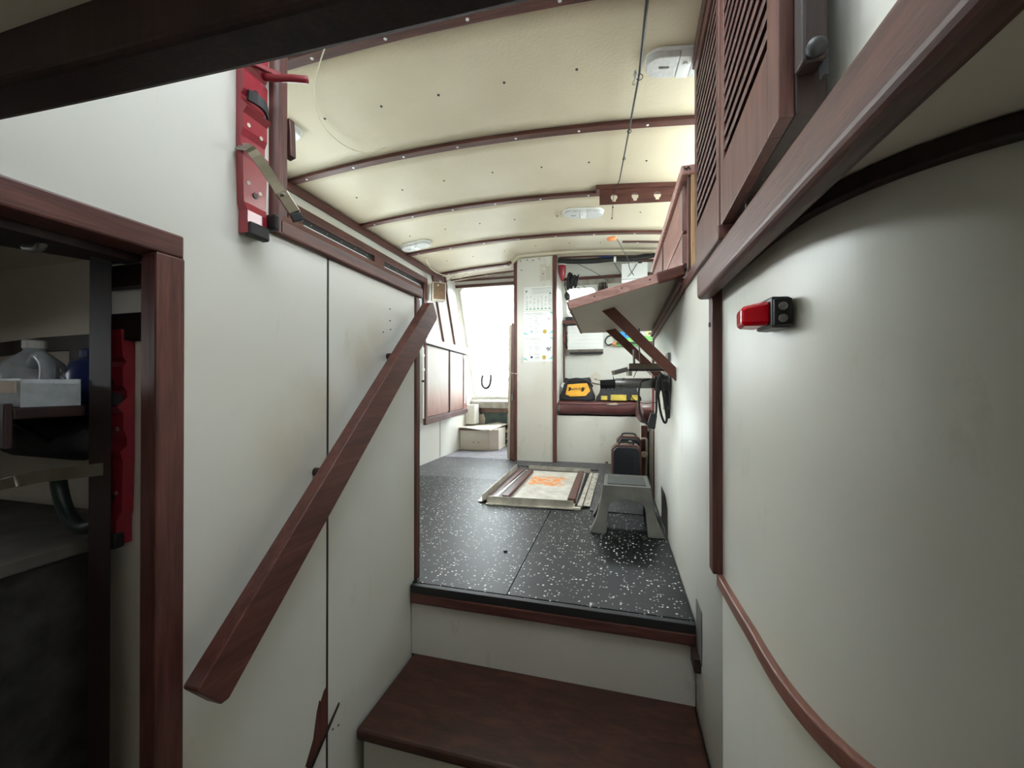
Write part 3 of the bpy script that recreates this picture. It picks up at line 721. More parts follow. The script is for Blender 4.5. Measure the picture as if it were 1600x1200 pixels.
# ---- red extinguisher bracket (built facing +X, copied into the locker)
def bracket(label, loc, rot, group=None):
    t = thing('extinguisher_bracket', label, 'bracket', loc, None, (0, 0, rot)); ORG[t] = Vector((0, 0, 0)); return t
br = bracket('empty red extinguisher bracket with hook and metal strap, beside the tall post', (LX, .671, 1.066), 0)
prof = [(.022, 0), (.022, .020), (.022, .045), (.016, .062), (.016, .155), (.020, .172), (.010, .182), (.010, .20), (.016, .215), (.016, .246), (.026, .256), (.010, .272), (.010, .286), (.017, .296), (.017, .330), (.011, .340), (.017, .350), (.020, .40)]
def wid(z): return .023 if z < .05 else (.023+(.029-.023)*min(1, (z-.05)/.02))
a_ = MB(); vs = []
for x, z in prof:
    w = wid(z); vs += [(x, -w, z), (x, w, z)]
fs = [(2*k, 2*k+1, 2*k+3, 2*k+2) for k in range(len(prof)-1)]
a_.add(vs, fs).build('back_plate', RED, br, local=True, solid=.003)
for s_ in (-1, 1):
    MB().add([(x, s_*wid(z), z) for x, z in prof]+[(.001, s_*wid(z), z) for x, z in prof], [(k, k+1, len(prof)+k+1, len(prof)+k) for k in range(len(prof)-1)]).build('side_flange', RED, br, local=True, solid=.002)
MB().box(.012, .032, -.022, .026, -.006, .024).build('rubber_foot', BLACKR, br, .005, local=True)
MB().box(.012, .045, .026, .040, .022, .058).build('rubber_bumper', BLACKR, br, .006, local=True)
MB().slab(lambda u_, v_: (.018+.014*math.sin(math.pi*u_), -.020+.048*u_, .274+.022*v_-.016*u_), 8, 1, (.006, 0, 0)).build('rubber_pad', BLACKR, br, local=True)
for y, z in ((-.016, .155-.05), (.012, .095), (-.016, .225), (.014, .215), (-.016, .325), (.012, .312)):
    MB().cyl((.0155, y, z), (.0195, y, z), .0042, 10).build('rivet_hole', ALU, br, local=True)
for y, z in ((.0, .085), (0, .302)):
    MB().cyl((.0155, y, z), (.021, y, z), .006, 10).build('screw', BLACKP, br, local=True)
MB().box(.0205, .0235, -.006, .002, .026, .048).build('slot', PAPER, br, local=True)
# hook arm at the top
MB().tube(catmull([(.020, .020, .352), (.045, .030, .352), (.070, .045, .358), (.092, .066, .366)], 4), .0075, 10).build('hook_arm', REDD, br, smooth=True, local=True)
MB().prism([(.002, -.030, .345), (.026, -.030, .345), (.035, .05, .372), (.002, .05, .372)], (0, 0, .010)).build('top_flange', REDD, br, .002, local=True)
# metal strap with latch
sp_ = [Vector(p) for p in ((.008, -.030, .176), (.046, -.032, .158), (.066, .004, .108), (.078, .016, .080))]
sp_ = catmull(sp_, 5)
def band(pts, w, m, name, par, th=.0015):
    vs = []; n = len(pts)
    for i, p in enumerate(pts):
        d_ = (pts[min(i+1, n-1)]-pts[max(i-1, 0)]).normalized(); q_ = d_.cross(Vector((.75, -.65, .05))).normalized()*(w/2)
        vs += [p+q_, p-q_]
    o = MB().add(vs, [(2*i, 2*i+1, 2*i+3, 2*i+2) for i in range(n-1)]).build(name, m, par, local=True, solid=th); return o
stp = band(sp_, .022, BRASS, 'strap', br)
k0 = sp_[-1]
MB().beam(k0+Vector((-.004, -.004, .012)), k0+Vector((.016, .012, -.028)), .008, .024, (.5, .5, .7)).build('latch_plate', BRASS, stp, .002, local=True)
MB().beam(k0+Vector((.016, .012, -.028)), k0+Vector((.020, .018, -.044)), .012, .022, (.5, .5, .7)).build('latch_loop', BLACKP, stp, .002, local=True)
MB().cyl(k0+Vector((.002, -.012, .006)), k0+Vector((.002, .014, .006)), .003, 8).build('latch_pin', STEEL, stp, local=True)
b2 = copy_tree(br); b2.location = (-.915, .5485, .455); b2.rotation_euler = (0, 0, math.radians(-90)); b2.name = 'extinguisher_bracket'
b2['label'] = 'red bracket inside the dark locker behind the mahogany door frame'
for ch in list(b2.children):
    if ch.name.startswith(('strap', 'hook_arm', 'rubber_bumper', 'top_flange')):
        for g in list(ch.children): bpy.data.objects.remove(g)
        bpy.data.objects.remove(ch)
# open strap of the locker bracket: hangs towards the camera
s2 = thing('metal_strap', 'loose steel strap with buckle hanging across the dark locker', 'strap', (-1.0, .45, .55))
P2 = catmull([(-.885, .50, .602), (-.93, .485, .596), (-.985, .47, .590), (-1.03, .46, .580)], 4)
vs = []
for p in P2: vs += [p+Vector((0, 0, .011)), p-Vector((0, 0, .011))]
MB().add(vs, [(2*i, 2*i+1, 2*i+3, 2*i+2) for i in range(len(P2)-1)]).build('band', STEEL, s2, solid=.0015)
MB().beam((-1.03, .458, .581), (-1.075, .448, .570), .004, .020).build('buckle_plate', STEEL, s2, .001)
MB().beam((-1.075, .447, .572), (-1.125, .435, .556), .003, .006).build('buckle_bar', STEEL, s2)
MB().beam((-1.075, .447, .559), (-1.125, .435, .542), .003, .006).build('buckle_bar', STEEL, s2)
MB().beam((-1.118, .437, .551), (-1.16, .427, .538), .004, .024).build('buckle_end', STEEL, s2, .001)
MB().tube([(-1.062, .445, .586), (-1.066, .443, .556)], .004, 8).build('hinge_pin', STEEL, s2)
# ---- things in the locker
sh = thing('locker_shelf', 'dark wooden shelf holding jug and tray inside the locker', 'shelf', (-1.25, .45, .69))
Bx(-1.90, -.984, .41, .678, .696, .714).build('board', WD, sh, .002); Bx(-.984, -.930, .41, .499, .696, .714).build('board', WD, sh, .002)
Bx(-1.90, -.930, .40, .41, .650, .722).build('fiddle', WD, sh, .002)
tr = thing('divided_tray', 'translucent plastic tray of small parts on the locker shelf', 'tray', (-1.14, .45, .718))
t_ = MB(); t_.box(-1.35, -.935, .42, .495, .715, .718)
for y in (.42, .493): t_.box(-1.35, -.935, y, y+.002, .718, .762)
t_.build('tray', JUG, tr)
for k in range(8): Bx(-1.35+k*.059, -1.348+k*.059, .422, .493, .718, .754).build('divider', JUG, tr)
for k, c in enumerate((YELD, CARD, PAPER, YELD, CARD, PAPER, CARD)):
    Bx(-1.338+k*.059, -1.298+k*.059, .4165, .4195, .738, .758).build('label_card', c, tr)
jg = thing('plastic_jug', 'translucent white jug with handle standing in the locker', 'jug', (-1.24, .58, .7145))
jg_c = (-1.245, .58, .7145)
MB().lathe([(.0, 0), (.052, 0), (.055, .02), (.055, .06), (.045, .085), (.026, .104), (.017, .112), (.017, .128)], jg_c, (0, 0, 1), 24).build('body', JUG, jg, smooth=True)
MB().lathe([(.0185, .118), (.0185, .134), (.016, .136)], jg_c, (0, 0, 1), 16).build('cap', PAPER, jg)
MB().tube(catmull([(-1.205, .560, .796), (-1.165, .55, .812), (-1.140, .55, .79), (-1.145, .55, .745)], 5), .012, 10).build('handle', JUG, jg, smooth=True)
bt = thing('blue_bottle', 'dark blue bottle with pale lettering standing behind the locker post', 'bottle', (-1.075, .60, .7145))
bt_c = (-1.072, .60, .7145)
MB().lathe([(0, 0), (.052, 0), (.054, .01), (.054, .06), (.046, .085), (.028, .094), (.028, .098)], bt_c, (0, 0, 1), 24).build('body', BLUED, bt, smooth=True)
MB().lathe([(.032, .096), (.032, .110), (.027, .114)], bt_c, (0, 0, 1), 16).build('cap', BLUED, bt)
for k in range(3):
    MB().beam((-1.115+.012*k, .568-.006*k-.010, .785-.016*k), (-1.085+.008*k, .545, .780-.016*k), .002, .006).build('printed_mark', GREYM, bt)
bg_ = thing('black_bag', 'dark soft bag lying under the locker shelf', 'bag', (-1.2, .60, .59))
MB().lathe([(.0, 0), (.04, .0), (.05, .03), (.052, .23), (.04, .30), (0, .302)], (-1.35, .60, .640), (1, 0, 0), 16).build('body', FABB, bg_, smooth=True)
MB().tube(catmull([(-1.26, .545, .64), (-1.19, .525, .675), (-1.12, .545, .635)], 6), .006, 8).build('handle', FABB, bg_)
ho = MB().tube(catmull([(-1.045, .52, .585), (-1.04, .52, .55), (-1.02, .52, .508), (-.985, .52, .483), (-.955, .525, .485), (-.935, .535, .50)], 5), .012, 10).build('hose', plain('dark_green_rubber', (.006, .018, .014), .5), smooth=True); tag(ho, 'dark green hose looping down inside the locker', 'hose')
mg = thing('patterned_box', 'box with faded print standing low in the locker', 'box', (-1.2, .47, .30))
Bx(-1.55, -1.0, .42, .66, -.02, .43).build('carton', plain('faded_print_card', (.022, .02, .018), .8, 0, .9, 16), mg, .004)
Bx(-1.56, -.985, .415, .665, .43, .455).build('lid', plain('dusty_lid_card', (.10, .09, .075), .8, 0, .4), mg, .003)
lh = thing('grab_loop', 'pale curved grab loop under the locker ceiling', 'handle', (-.90, .40, .96))
MB().tube(catmull([(-1.10, .40, 1.012), (-1.0, .40, 1.008), (-.90, .40, .992), (-.845, .40, .972), (-.85, .40, .96), (-.88, .40, .963)], 5), .006, 8).build('bar', GREYM, lh, smooth=True)
MB().cyl((-1.05, .40, 1.008), (-1.05, .40, 1.06), .006, 8).build('mount', GREYM, lh)

# ---- red marker lamp on the curved panel
ml = thing('marker_lamp', 'red marker lamp on black base, on curved right wall', 'lamp', (.25, .70, .835))
MB().prism([(.2505, .672, .836), (.226, .676, .838), (.226, .745, .840), (.2485, .760, .840), (.2485, .760, .882), (.226, .745, .882), (.226, .676, .884), (.2505, .672, .884)][:4], (0, 0, .047)).build('base', BLACKP, ml, .003)
MB().hexa([(.192, .702, .846), (.226, .681, .842), (.226, .745, .842), (.198, .752, .846), (.192, .702, .876), (.226, .681, .881), (.226, .745, .881), (.198, .752, .876)]).build('lens', REDL, ml, .006, 3)
MB().prism([(.227, .670, .840), (.250, .666, .840), (.250, .666, .880), (.227, .670, .880)], (0, .004, 0)).build('end_plate', BLACKP, ml, .002)
for z in (.850, .868):
    MB().lathe([(.006, 0), (.006, .003), (.003, .004)], (.238, .668, z), (0, -1, 0), 10).build('plug', GREYM, ml)

# ---- ceiling lamps
def stadium(cx, cy, lx_, ly_, n=10):
    r = ly_/2; P = []
    for k in range(n+1): a = math.radians(-90+180*k/n); P.append((cx+lx_/2-r+r*math.cos(a), cy+r*math.sin(a)))
    for k in range(n+1): a = math.radians(90+180*k/n); P.append((cx-lx_/2+r+r*math.cos(a), cy+r*math.sin(a)))
    return P
def half(cx, cy, lx_, ly_, side, n=10):
    r = ly_/2; P = []
    for k in range(n+1):
        a = math.radians(-90+180*k/n); P.append((cx+side*(lx_/2-r+r*math.cos(a)), cy+r*math.sin(a)))
    P += [(cx+side*.022, cy+r), (cx+side*.022, cy-r)]
    return P
dl = thing('dome_light', '', 'lamp'); ORG[dl] = Vector((0, 0, 0))
MB().prism([(x, y, 0) for x, y in stadium(0, 0, .275, .115)], (0, 0, -.012)).build('base', WHITEP, dl, .004, local=True)
for s_ in (-1, 1): MB().prism([(x, y, -.010) for x, y in half(0, 0, .262, .10, s_)], (0, 0, -.022)).build('lens', LENS, dl, .006, 3, local=True)
Bx(-.021, .021, -.05, .05, -.034, -.010).build('switch_bridge', WHITEP, dl, .003, local=True)
MB().cyl((0, -.02, -.034), (0, -.02, -.042), .009, 14).build('switch', WHITEP, dl, local=True)
Bx(-.085, -.05, -.006, .002, -.0335, -.0325).build('printed_mark', GREYM, dl, local=True)
for k, (x, y, lab) in enumerate(((.235, 1.505, 'white dome light on the ceiling, half hidden by the louvred cabinet'), (-.215, 2.735, 'white dome light on the ceiling, near the rack board with holes'), (-1.60, 2.96, 'white dome light on the ceiling above the left windows'), (-1.50, 1.43, 'white dome light partly hidden behind the tall post'))):
    o = dl if k == 0 else copy_tree(dl)
    o.location = (x, y, zc(x, y)-.0005); o['label'] = lab; o['group'] = 'dome lights on the wheelhouse ceiling'
    o.rotation_euler = (0, math.atan(.102*(x+.75)), math.radians((4, 4, -6, 60)[k]))
# ---- fishing rod along the ceiling and its rack board
rk = thing('rod_rack', 'mahogany rack board with keyhole slots hanging under a ceiling beam', 'rack', (.14, 2.46, 1.835))
def rackboard():
    import bmesh
    x0, x1, z0, z1 = -.098, .44, 1.822, 1.912
    bm = bmesh.new()
    hol = (-.012, .110, .236, .36)
    pr = [x0]+[h_ for h_ in hol]+[x1]
    a = MB(); y0, y1 = 2.396, 2.406; zcn = 1.862; r = .020
    edges = [x0]+[(hol[i]+hol[i+1])/2 for i in range(3)]+[x1]
    for i, hx in enumerate(hol):
        e0, e1 = edges[i], edges[i+1]
        inner = []
        for k in range(16):
            an = math.radians(-60+300*k/15); inner.append((hx+r*math.cos(an), zcn+r*math.sin(an)))
        inner += [(hx-.010, zcn-.027), (hx+.010, zcn-.027)]
        n = len(inner); vs = []; fs = []
        for (x, z) in inner: vs.append((x, y0, z))
        for (x, z) in inner: vs.append((x, y1, z))
        out = []
        for (x, z) in inner:
            dx, dz = x-hx, z-zcn; s1 = ((e1-hx)/dx if dx > 1e-9 else ((e0-hx)/dx if dx < -1e-9 else 1e9)); s2_ = ((z1-zcn)/dz if dz > 1e-9 else ((z0-zcn)/dz if dz < -1e-9 else 1e9))
            q = min(s1, s2_); out.append((hx+dx*q, zcn+dz*q))
        # snap nearest outline point to each corner so the cell stays rectangular
        for cx, cz in ((e0, z0), (e1, z0), (e1, z1), (e0, z1)):
            j = min(range(n), key=lambda t: (out[t][0]-cx)**2+(out[t][1]-cz)**2); out[j] = (cx, cz)
        for x, z in out: vs.append((x, y0, z))
        for x, z in out: vs.append((x, y1, z))
        for k in range(n):
            j = (k+1) % n
            fs += [(k, j, n+j, n+k), (2*n+k, 2*n+j, j, k), (n+k, n+j, 3*n+j, 3*n+k), (3*n+k, 3*n+j, 2*n+j, 2*n+k)]
        a.add(vs, fs)
    a.v = [(x*.968, y, z-(x+.1)*.062) for x, y, z in a.v]
    return a
rackboard().build('board', WX, rk)
MB().slab(lambda u_, v_: (-.115+u_*.56, 2.388+.075*v_, zc(-.115+u_*.56, 2.42)-.026), 6, 1, (0, 0, .027)).build('mount_rail', WX, rk, .003)
for x in (-.045, .075, .20, .325):
    Bx(x*.968-.002, x*.968+.002, 2.393, 2.396, 1.824-(x+.1)*.062, 1.842-(x+.1)*.062).build('slot', BLACKP, rk)
rd = thing('fishing_rod', 'thin black fishing rod held against the ceiling, tip in the rack board', 'fishing rod', (.05, 1.9, 1.85))
rp_ = [Vector(p) for p in ((.098, .98, 1.888), (.088, 1.22, 1.876), (.082, 1.486, 1.870), (.056, 1.80, 1.872), (.018, 2.25, 1.878), (-.012, 2.388, 1.884), (-.028, 2.76, 1.888))]
MB().tube(rp_, [.0062, .0055, .0045, .0038, .003, .0025, .0018], 8).build('blank', BLACKP, rd, smooth=True)
def ring(c, r, rr, name, par, m): 
    c = Vector(c); MB().tube([c+Vector((r*math.cos(2*math.pi*k/14), 0, -r*1.0-.003+r*math.sin(2*math.pi*k/14))) for k in range(14)], rr, 6, closed=True).build(name, m, par)
for (p, r) in ((rp_[2], .011), (rp_[3], .008), ((.038, 2.02, 1.875), .006), ((-.02, 2.60, 1.894), .004), (rp_[6], .004)): ring(p, r, .0016, 'line_guide', rd, BLACKP)
MB().cyl((.0895, 1.18, 1.878), (.0887, 1.20, 1.8775), .0066, 10).build('ferrule', ALU, rd)
lu = thing('fishing_lure', 'small white feather lure hanging on the fishing rod', 'lure', (.062, 1.46, 1.835))
MB().lathe([(.001, 0), (.005, .006), (.008, .02), (.005, .036), (.001, .04)], (.066, 1.462, 1.832), (0, .15, 1), 10).build('body', PAPER, lu, smooth=True)
MB().tube(catmull([(.066, 1.462, 1.834), (.058, 1.462, 1.822), (.060, 1.462, 1.814), (.066, 1.462, 1.818)], 4), .0012, 6).build('hook', GREEND, lu)
pw = MB().tube(catmull([(x, y, zc(x, y)-.026+z) for x, y, z in ((-.90, 1.11, .01), (-1.015, 1.19, -.008), (-1.13, 1.29, 0), (-1.235, 1.42, 0), (-1.28, 1.54, 0), (-1.275, 1.66, 0), (-1.215, 1.735, 0), (-1.10, 1.73, 0))], 6), .0023, 6).build('pale_wire', LINE, smooth=True); tag(pw, 'pale stiff wire curling down across the ceiling', 'wire')
fo = thing('orange_float', 'small orange float on a dark cord below the ceiling', 'float', (-.03, 3.10, 1.86))
MB().lathe([(.001, -.04), (.014, -.028), (.017, 0), (.014, .028), (.001, .04)], (-.032, 3.02, 1.838), (1, .1, .05), 14).build('body', ORANGE, fo, smooth=True)
MB().tube(catmull([(.004, 3.03, 1.838), (.04, 3.25, 1.85), (.10, 3.62, 1.86), (.12, 3.80, 1.83), (.16, 3.89, 1.79)], 5), .003, 6).build('cord', DKGREY, fo)

# ---- left wall cabinet
lc = thing('wall_cabinet', 'worn mahogany-framed cabinet with two faded doors on the left wall', 'cabinet', (-1.69, 3.62, .41))
fx = -1.60
Bx(OX, fx-.02, 3.14, 4.11, .425, 1.15).build('carcass', PANELD, lc)
def fq(y0, y1, z0a, z1a, z0b, z1b, m, nm, x0=fx-.02, x1=fx, par=lc, bev=.003):
    return MB().prism([(x0, y0, z0a), (x0, y1, z0b), (x0, y1, z1b), (x0, y0, z1a)], (x1-x0, 0, 0)).build(nm, m, par, bev)
fq(3.13, 4.13, .410, .470, .455, .505, WX, 'bottom_rail', fx-.02, fx+.008)
fq(3.13, 3.165, .47, 1.135, .47, 1.135, WZ, 'side_stile', fx-.02, fx+.006)
fq(3.645, 3.672, .48, 1.12, .50, 1.11, WZ, 'centre_stile', fx-.02, fx+.004)
fq(4.02, 4.13, .50, 1.11, .505, 1.085, PINKX, 'far_stile', fx-.02, fx)
DOORM, dn, db = newmat('faded_red_brown_door')
_v = coords(dn, (1, 1, 1)); _f = noise(dn, coords(dn, (6, 6, 1.2)), 3, 6, .65)
_t = dn.nodes.new('ShaderNodeTexCoord'); _s = dn.nodes.new('ShaderNodeSeparateXYZ'); dn.links.new(_t.outputs['Object'], _s.inputs[0])
_m = dn.nodes.new('ShaderNodeMapRange'); _m.inputs[1].default_value = -.30; _m.inputs[2].default_value = .12; _m.inputs[3].default_value = 0; _m.inputs[4].default_value = 1
dn.links.new(_s.outputs[2], _m.inputs[0])
_a = dn.nodes.new('ShaderNodeMath'); _a.operation = 'MULTIPLY_ADD'; _a.inputs[1].default_value = .5; dn.links.new(_f, _a.inputs[0]); dn.links.new(_m.outputs[0], _a.inputs[2])
dn.links.new(ramp(dn, _a.outputs[0], [(.2, (.24, .085, .065)), (.6, (.40, .25, .20)), (1.0, (.46, .43, .38))]), db.inputs['Base Color']); db.inputs['Roughness'].default_value = .4
for y0, y1, za, zb in ((3.168, 3.642, .474, .495), (3.675, 4.018, .496, .507)):
    o = MB().prism([(0, y0-(y0+y1)/2, za-.78), (0, y1-(y0+y1)/2, zb-.78), (0, y1-(y0+y1)/2, 1.118-.78), (0, y0-(y0+y1)/2, 1.125-.78)], (.012, 0, 0)).build('faded_door', DOORM, lc, .002, local=True)
    o.location = Vector((fx-.016, (y0+y1)/2, .78))-ORG[lc]
Bx(OX, fx+.025, 3.12, 4.10, 1.145, 1.165).build('top_shelf', WHITEP, lc, .002)
fq(3.12, 4.10, 1.118, 1.150, 1.095, 1.150, WHITEP, 'top_fascia', fx+.012, fx+.025)
fq(3.13, 4.11, 1.108, 1.118, 1.085, 1.095, WD, 'dark_bead', fx, fx+.012)  # thin dark wood bead below the top fascia
Bx(fx, fx+.006, 4.03, 4.06, .56, 1.05).build('white_batten', WHITEP, lc, .001)
for y, z in ((3.25, .445), (3.5, .455), (3.7, .462), (3.95, .478)):
    MB().cyl((fx+.007, y, z), (fx+.011, y, z), .007, 8).build('screw', RUSTB, lc)
pp = thing('white_pole', 'slim white pole with clips standing by the near side of the left cabinet', 'pole', (-1.60, 3.09, .45))
MB().cyl((-1.60, 3.095, .47), (-1.60, 3.095, 1.08), .008, 8).build('pole', WHITEP, pp)
for z in (1.02, .90, .80): MB().cyl((-1.60, 3.095, z-.02), (-1.60, 3.095, z), .014, 8).build('clip', WHITEP if z > .85 else WD, pp)
# ---- step box in the corner
sb = thing('step_box', 'low cream step box with warped lid in the far left corner', 'step', (-1.59, 4.5, 0))
Bx(OX+.006, -1.42, 4.36, 4.74, .002, .235).build('body', CREAMP, sb, .004)
MB().prism([(-1.419, 4.36, .002), (-1.33, 4.45, .002), (-1.33, 4.74, .002), (-1.419, 4.74, .002)], (0, 0, .24)).build('angled_side', CREAMP, sb, .003)
MB().slab(lambda u_, v_: (OX+.004+u_*(.385+.08*v_), 4.335+.41*v_, .245+.012*math.sin(u_*4+1.2)*(1-v_)+.03*v_*u_), 12, 4, (0, 0, .010)).build('warped_lid', CREAMP, sb, smooth=False)
Bx(OX+.005, -1.41, 4.345, 4.365, .232, .247).build('lid_edge', RUSTB, sb)
for x in (-1.62, -1.56): MB().prism([(x, 4.358, .09), (x+.025, 4.358, .092), (x+.02, 4.358, .098), (x+.003, 4.358, .097)], (0, .003, 0)).build('dent', DKGREY, sb)
sl = Bx(OX+.005, -1.66, 4.53, 4.695, .285, .52).build('corner_box', PANELD, None, .006); tag(sl, 'upright cream corner box behind the warped step box lid', 'box')
# ---- speaker and wiring, outlets
sk = thing('speaker', 'small cream loudspeaker with brown grille, front left corner', 'speaker', (-1.69, 3.62, 1.60))
c0 = Vector((-1.70, 3.60, 1.675))
def rotbox(c, ax, hx, hy, hz):
    ca, sa = math.cos(ax), math.sin(ax); P = []
    for z in (-hz, hz):
        for x, y in ((-hx, -hy), (hx, -hy), (hx, hy), (-hx, hy)): P.append((c.x+x*ca-y*sa, c.y+x*sa+y*ca, c.z+z))
    return MB().hexa(P)
an = math.radians(38)
fw = Vector((math.sin(an), -math.cos(an), 0)); rt = Vector((math.cos(an), math.sin(an), 0))
rotbox(c0, an, .066, .048, .088).build('cabinet', ALMOND, sk, .005)
rotbox(c0+fw*.049, an, .057, .003, .079).build('grille', GRILL, sk, .001)
MB().lathe([(.008, 0), (.007, .003)], c0+fw*.052+rt*-.012+Vector((0, 0, .055)), fw, 12).build('badge', PAPER, sk)
MB().tube(catmull([(-1.66, 3.25, 1.905), (-1.66, 3.35, 1.84), (-1.62, 3.48, 1.815), (-1.52, 3.70, 1.83), (-1.45, 3.74, 1.885)], 5), .0045, 6).build('pale_cable', LINE, sk, smooth=True)
MB().tube(catmull([(-1.69, 3.63, 1.763), (-1.66, 3.70, 1.80), (-1.60, 3.77, 1.87)], 5), .003, 6).build('dark_cable', DKGREY, sk)
for lab, y, z, m in (('dark metal double socket plate on the left pillar', 3.975, 1.385, GREYM), ('almond double socket plate low on the left pillar', 4.045, 1.258, ALMOND)):
    t = thing('power_outlet', lab, 'socket', (OX, y, z-.06))
    MB().prism([(OX+.001, y-.045+.42*.0, z-.055), (OX+.001, y+.045, z-.055), (OX+.001, y+.02, z+.055), (OX+.001, y-.065, z+.055)], (.006, 0, 0)).build('plate', m, t, .001)
    for dz in (-.024, .024): MB().cyl((OX+.007, y-.01-.4*dz, z+dz), (OX+.009, y-.01-.4*dz, z+dz), .017, 12).build('receptacle', BLACKP if m is GREYM else ALMOND, t)
# wires along the header
wv_ = MB().tube(catmull([(-1.70, 4.0, zc(-1.7, 4.0)-.02), (-1.5, 4.02, zc(-1.5, 4)-.03), (-1.3, 4.02, zc(-1.3, 4)-.018), (-1.15, 4.02, zc(-1.15, 4)-.03), (-1.02, 4.02, zc(-1.02, 4)-.015)], 5), .003, 6).build('cable', DKGREY); tag(wv_, 'dark cable sagging along the ceiling above the left windscreen', 'cable')
# ---- hatch board against the column, hook, cable loop
hb_ = thing('hatch_board', 'weathered plywood board with ragged pale edge leaning on the column', 'board', (-1.05, 4.0, 0))
MB().prism([(-1.054, 3.895, .001), (-1.004, 3.885, .001), (-1.004, 3.885, 1.37), (-1.030, 3.895, 1.40)], (0, .40, 0)).build('plank', WEATH, hb_, .003)
g = MB(); R_ = random.Random(3); 
vs = []
for k in range(61):
    z = .01+1.36*k/60; x = -1.053+.021*k/60
    vs += [(x-.016-.010*R_.random(), 3.893, z), (x+.004, 3.889, z)]
MB().add(vs, [(2*k, 2*k+1, 2*k+3, 2*k+2) for k in range(60)]).build('ragged_edge', CARD, hb_, solid=.006)
MB().cyl((-1.03, 3.884, .88), (-.955, 3.86, .87), .004, 8).build('hook_bar', STEEL, hb_)
Bx(-1.03, -1.008, 3.876, 3.886, .60, .665).build('latch', GREYM, hb_, .002)
cl = MB().tube(catmull([(-1.60, 4.66, .885), (-1.612, 4.655, .82), (-1.60, 4.65, .755), (-1.56, 4.65, .722), (-1.515, 4.65, .745), (-1.497, 4.655, .81), (-1.495, 4.66, .89)], 5), .015, 8).build('cable_loop', DKGREY, smooth=True); tag(cl, 'dark cable loop hanging in the left windscreen', 'cable')
# bow roller posts outside
bp = thing('mooring_post', 'small grey mooring post on the foredeck, seen through the right window', 'post', (-.50, 5.6, .36))
MB().lathe([(.05, 0), (.05, .02), (.03, .04), (.028, 1.5), (.03, 1.515)], (-.50, 5.9, .36), (0, 0, 1), 12).build('post', GREYM, bp); MB().cyl((-.60, 5.9, 1.78+.06), (-.40, 5.9, 1.78+.06), .03, 10).build('cross_bar', GREYM, bp)
# ---- papers on the column
def paper(nm, lab, x0, x1, z0, z1, m=PAPER, grp='papers posted on the column'):
    t = thing(nm, lab, 'paper', ((x0+x1)/2, 3.871, z0), grp); Bx(x0, x1, 3.8695, 3.8718, z0, z1).build('sheet', m, t); return t
def lines(t, segs, m, nm='print'):
    a = MB()
    for x0, x1, z, h_ in segs: a.add([(x0, 3.8690, z), (x1, 3.8690, z), (x1, 3.8690, z+h_), (x0, 3.8690, z+h_)], [(0, 1, 2, 3)])
    return a.build(nm, m, t)
Rn = random.Random(11)
p1 = paper('calendar_sheet', 'yellowed table sheet posted at the top of the column', -.735, -.612, 1.785, 1.955, PAPERW)
lines(p1, [(-.668, -.625, 1.80+.0105*k, .002) for k in range(13)]+[(-.72, -.68, 1.80+.0105*k, .0015) for k in range(10)]+[(-.668, -.667, 1.80, .135), (-.646, -.645, 1.80, .135), (-.626, -.625, 1.80, .135)], INK)
for x, z in ((-.70, 1.90), (-.665, 1.935)): MB().prism([(x, 3.869, z), (x+.02, 3.869, z-.002), (x+.012, 3.869, z+.018)], (0, -.001, 0)).build('torn_corner', PAPER, p1)
p2 = paper('fish_chart', 'printed chart with rows of green icons posted on the column', -.895, -.606, 1.50, 1.735)
sg = [(-.82, -.62, 1.715, .003), (-.80, -.62, 1.703, .002), (-.82, -.63, 1.690, .002), (-.80, -.62, 1.678, .002), (-.83, -.66, 1.667, .002)]
for k in range(7):
    x = -.875+k*.038
    for j in range(11):
        if Rn.random() < .8: sg.append((x+Rn.uniform(0, .005), x+Rn.uniform(.012, .026), 1.525+.0115*j, .003))
lines(p2, sg, INK); lines(p2, [(-.875+k*.038, -.853+k*.038, 1.508+.002*(k % 2), .009) for k in range(7)]+[(-.64, -.62, 1.655, .012), (-.635, -.625, 1.667, .006)], plain('green_ink', (.08, .25, .14), .7), 'icons')
MB().cyl((-.868, 3.8692, 1.692), (-.868, 3.8684, 1.692), .010, 14).build('round_mark', INK, p2)
def cert(lab, z0, z1, seal, mirror):
    t = paper('certificate', lab, -.897, -.602, z0, z1); h_ = z1-z0
    s_ = [(-.88, -.70, z1-.022, .003), (-.86, -.66, z1-.034, .002), (-.80, -.71, z1-.05, .002)]
    for k in range(6):
        zz = z0+h_*.72-k*.021; s_ += [(-.845, -.845+Rn.uniform(.02, .045), zz, .0025), (-.785, -.785+Rn.uniform(.02, .06), zz, .003)]
    s_ += [(-.78, -.735, z0+.03+.007*k, .002) for k in range(4)]
    lines(t, s_, INK)
    MB().cyl((seal, 3.8692, z0+.042), (seal, 3.8680, z0+.042), .021, 18).build('gold_seal', GOLD, t)
    MB().cyl((-.815, 3.8692, z0+.045), (-.815, 3.8684, z0+.045), .012, 14).build('round_stamp', TEAL if mirror else BLUED, t)
    for pts in (((-.895, z0+.045), (-.895, z0+.02), (-.84, z0+.012)), ((-.604, z0+.055), (-.604, z0+.025), (-.65, z0+.02)), ((-.604, z1-.01), (-.604, z1-.035), (-.64, z1-.012))):
        MB().prism([(x, 3.869, z) for x, z in pts], (0, -.0006, 0)).build('corner_ornament', TEAL, t)
    return t
c1 = cert('certificate with round gold seal, upper of the two on the column', 1.245, 1.490, -.682, True)
lines(c1, [(-.66, -.625, 1.405, .002), (-.65, -.635, 1.409, .006)], INK, 'bird_mark')
c2 = cert('certificate with dark turtle mark and gold seal, lower on the column', .990, 1.238, -.690, False)
